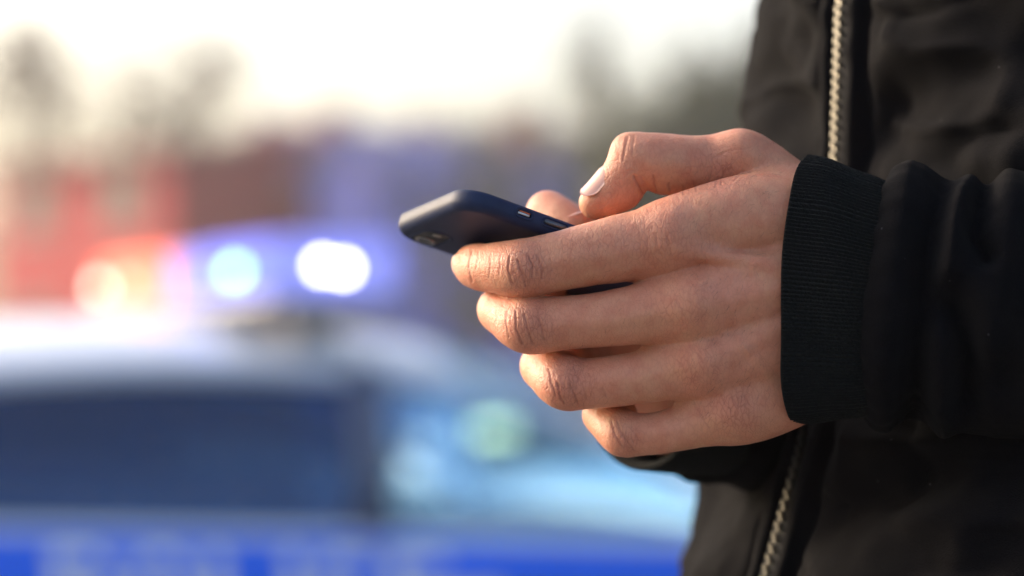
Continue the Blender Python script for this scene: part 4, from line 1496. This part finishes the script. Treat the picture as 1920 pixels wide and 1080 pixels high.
def stack(layers, hl, hw, r, cl=0, cw=0, cap0=True, cap1=True, n=14, tilt=None):
    v, f = [], []
    for (ins, nn) in layers:
        for (a, b) in rrect(hl - ins, hw - ins, max(r - ins, 0.15), n):
            v.append((cl + a, cw + b, nn))
    m = 4 * n
    for i in range(len(layers) - 1):
        for k in range(m):
            k2 = (k + 1) % m
            f.append((i * m + k, i * m + k2, (i + 1) * m + k2, (i + 1) * m + k))
    if cap0:
        f.append(tuple(range(m))[::-1])
    if cap1:
        f.append(tuple((len(layers) - 1) * m + k for k in range(m)))
    return v, f
R_ = 3.9
lay = [(R_ + 8, HT), (R_ + 1.5, HT)] + [(R_ - R_ * math.sin(t), HT - R_ + R_ * math.cos(t)) for t in np.linspace(0.12, math.pi / 2, 10)]
lay += [(0, -HT + 2.2), (0.25, -HT + 1.0), (0.9, -HT + 0.2), (1.6, -HT), (2.1, -HT + 0.3), (2.2, -HT + 1.2)]
v, f = stack([(a, b) for a, b in lay], HL, HW, 12.5, cap0=True, cap1=False)
ph_obj('case', v, f, M['case'], phone)
v, f = stack([(2.2, -HT + 3), (2.2, -HT + 0.9), (2.6, -HT + 0.6), (4.0, -HT + 0.5)], HL, HW, 12.5)
scr = ph_obj('screen', v, f, M['black_glass'], phone)
# camera opening with lens and flash
v, f = stack([(-1.6, HT - 0.25), (-1.2, HT + 0.30), (-0.5, HT + 0.45), (0.0, HT + 0.2), (0.3, HT - 0.5)], 5.6, 11.0, 5.5, 57.2, 20.5, False, False)
cam_o = ph_obj('camera_surround', v, f, M['case'], phone)
v, f = stack([(0.0, HT - 0.3), (0.2, HT + 0.06)], 5.5, 10.9, 5.4, 57.2, 20.5)
ph_obj('camera_plate', v, f, mat('camera_plate', (0.008, 0.008, 0.012), 0.4), phone)
v, f = stack([(0.0, HT), (0.2, HT + 0.7), (0.9, HT + 0.75), (1.2, HT + 0.4)], 4.4, 4.4, 4.39, 57.2, 26.0)
lo_ = ph_obj('lens', v, f, mat('lens_ring', (0.25, 0.25, 0.27), 0.3, 0.9), phone)
v, f = stack([(0.0, HT + 0.3), (0.4, HT + 0.62)], 3.1, 3.1, 3.09, 57.2, 26.0)
ph_obj('lens_glass', v, f, M['black_glass'], lo_)
v, f = stack([(0.0, HT), (0.2, HT + 0.3)], 2.0, 2.0, 1.99, 57.2, 14.5)
ph_obj('flash', v, f, mat('flash_cover', (0.22, 0.22, 0.20), 0.3), phone)

def side_stack(name, cl, cn, hl, hn, r, layers, material, parent):
    v, f = [], []
    m = 0
    for (ins, out) in layers:
        pts = rrect(hl - ins, hn - ins, max(r - ins, 0.1), 8)
        m = len(pts)
        for (a, b) in pts:
            v.append((cl + a, -HW - out, cn + b))
    for i in range(len(layers) - 1):
        for k in range(m):
            k2 = (k + 1) % m
            f.append((i * m + k, i * m + k2, (i + 1) * m + k2, (i + 1) * m + k))
    f.append(tuple((len(layers) - 1) * m + k for k in range(m)))
    return ph_obj(name, v, f, material, parent)
sw = side_stack('switch_opening', HL - 27.5, -0.9, 3.9, 1.75, 1.6, [(-0.5, -0.5), (-0.45, 0.25), (-0.1, 0.45), (0.35, 0.30), (0.55, -0.1), (0.7, 0.02)], M['case'], phone)
side_stack('switch_plate', HL - 27.5, -0.9, 3.1, 1.0, 0.9, [(0, -0.2), (0.0, 0.08)], M['black_glass'], sw)
side_stack('mute_switch', HL - 27.2, -0.55, 2.6, 0.45, 0.35, [(0, 0), (0.05, 0.30), (0.2, 0.38)], M['silver'], sw)
side_stack('orange_mark', HL - 27.5, -1.45, 2.4, 0.22, 0.15, [(0, 0), (0.02, 0.16)], M['orange'], sw)
for cl in (HL - 41.5, HL - 55.0):
    vb = side_stack('volume_surround', cl, -0.9, 5.9, 1.7, 1.6, [(-0.5, -0.5), (-0.45, 0.2), (-0.1, 0.35), (0.3, 0.2), (0.5, -0.05)], M['case'], phone)
    side_stack('volume_button', cl, -0.9, 5.0, 1.05, 1.0, [(0, -0.1), (0.05, 0.55), (0.3, 0.75)], M['phone_metal'], vb)

# ------------------------------------------------------------------ scattering volume added as a veil of glare over the background
hz = MB().box((0, 40, 14.0), (260, 140, 32.0)).build('glare_haze', None)
hz['kind'] = 'stuff'
hm = bpy.data.materials.new('glare_haze')
hm.use_nodes = True
hm.node_tree.nodes.clear()
ho = hm.node_tree.nodes.new('ShaderNodeOutputMaterial')
hv = hm.node_tree.nodes.new('ShaderNodeVolumePrincipled')
hv.inputs['Color'].default_value = (0.92, 0.93, 0.95, 1)
hv.inputs['Density'].default_value = 0.002
hv.inputs['Anisotropy'].default_value = 0.5
hm.node_tree.links.new(hv.outputs['Volume'], ho.inputs['Volume'])
hz.data.materials.append(hm)
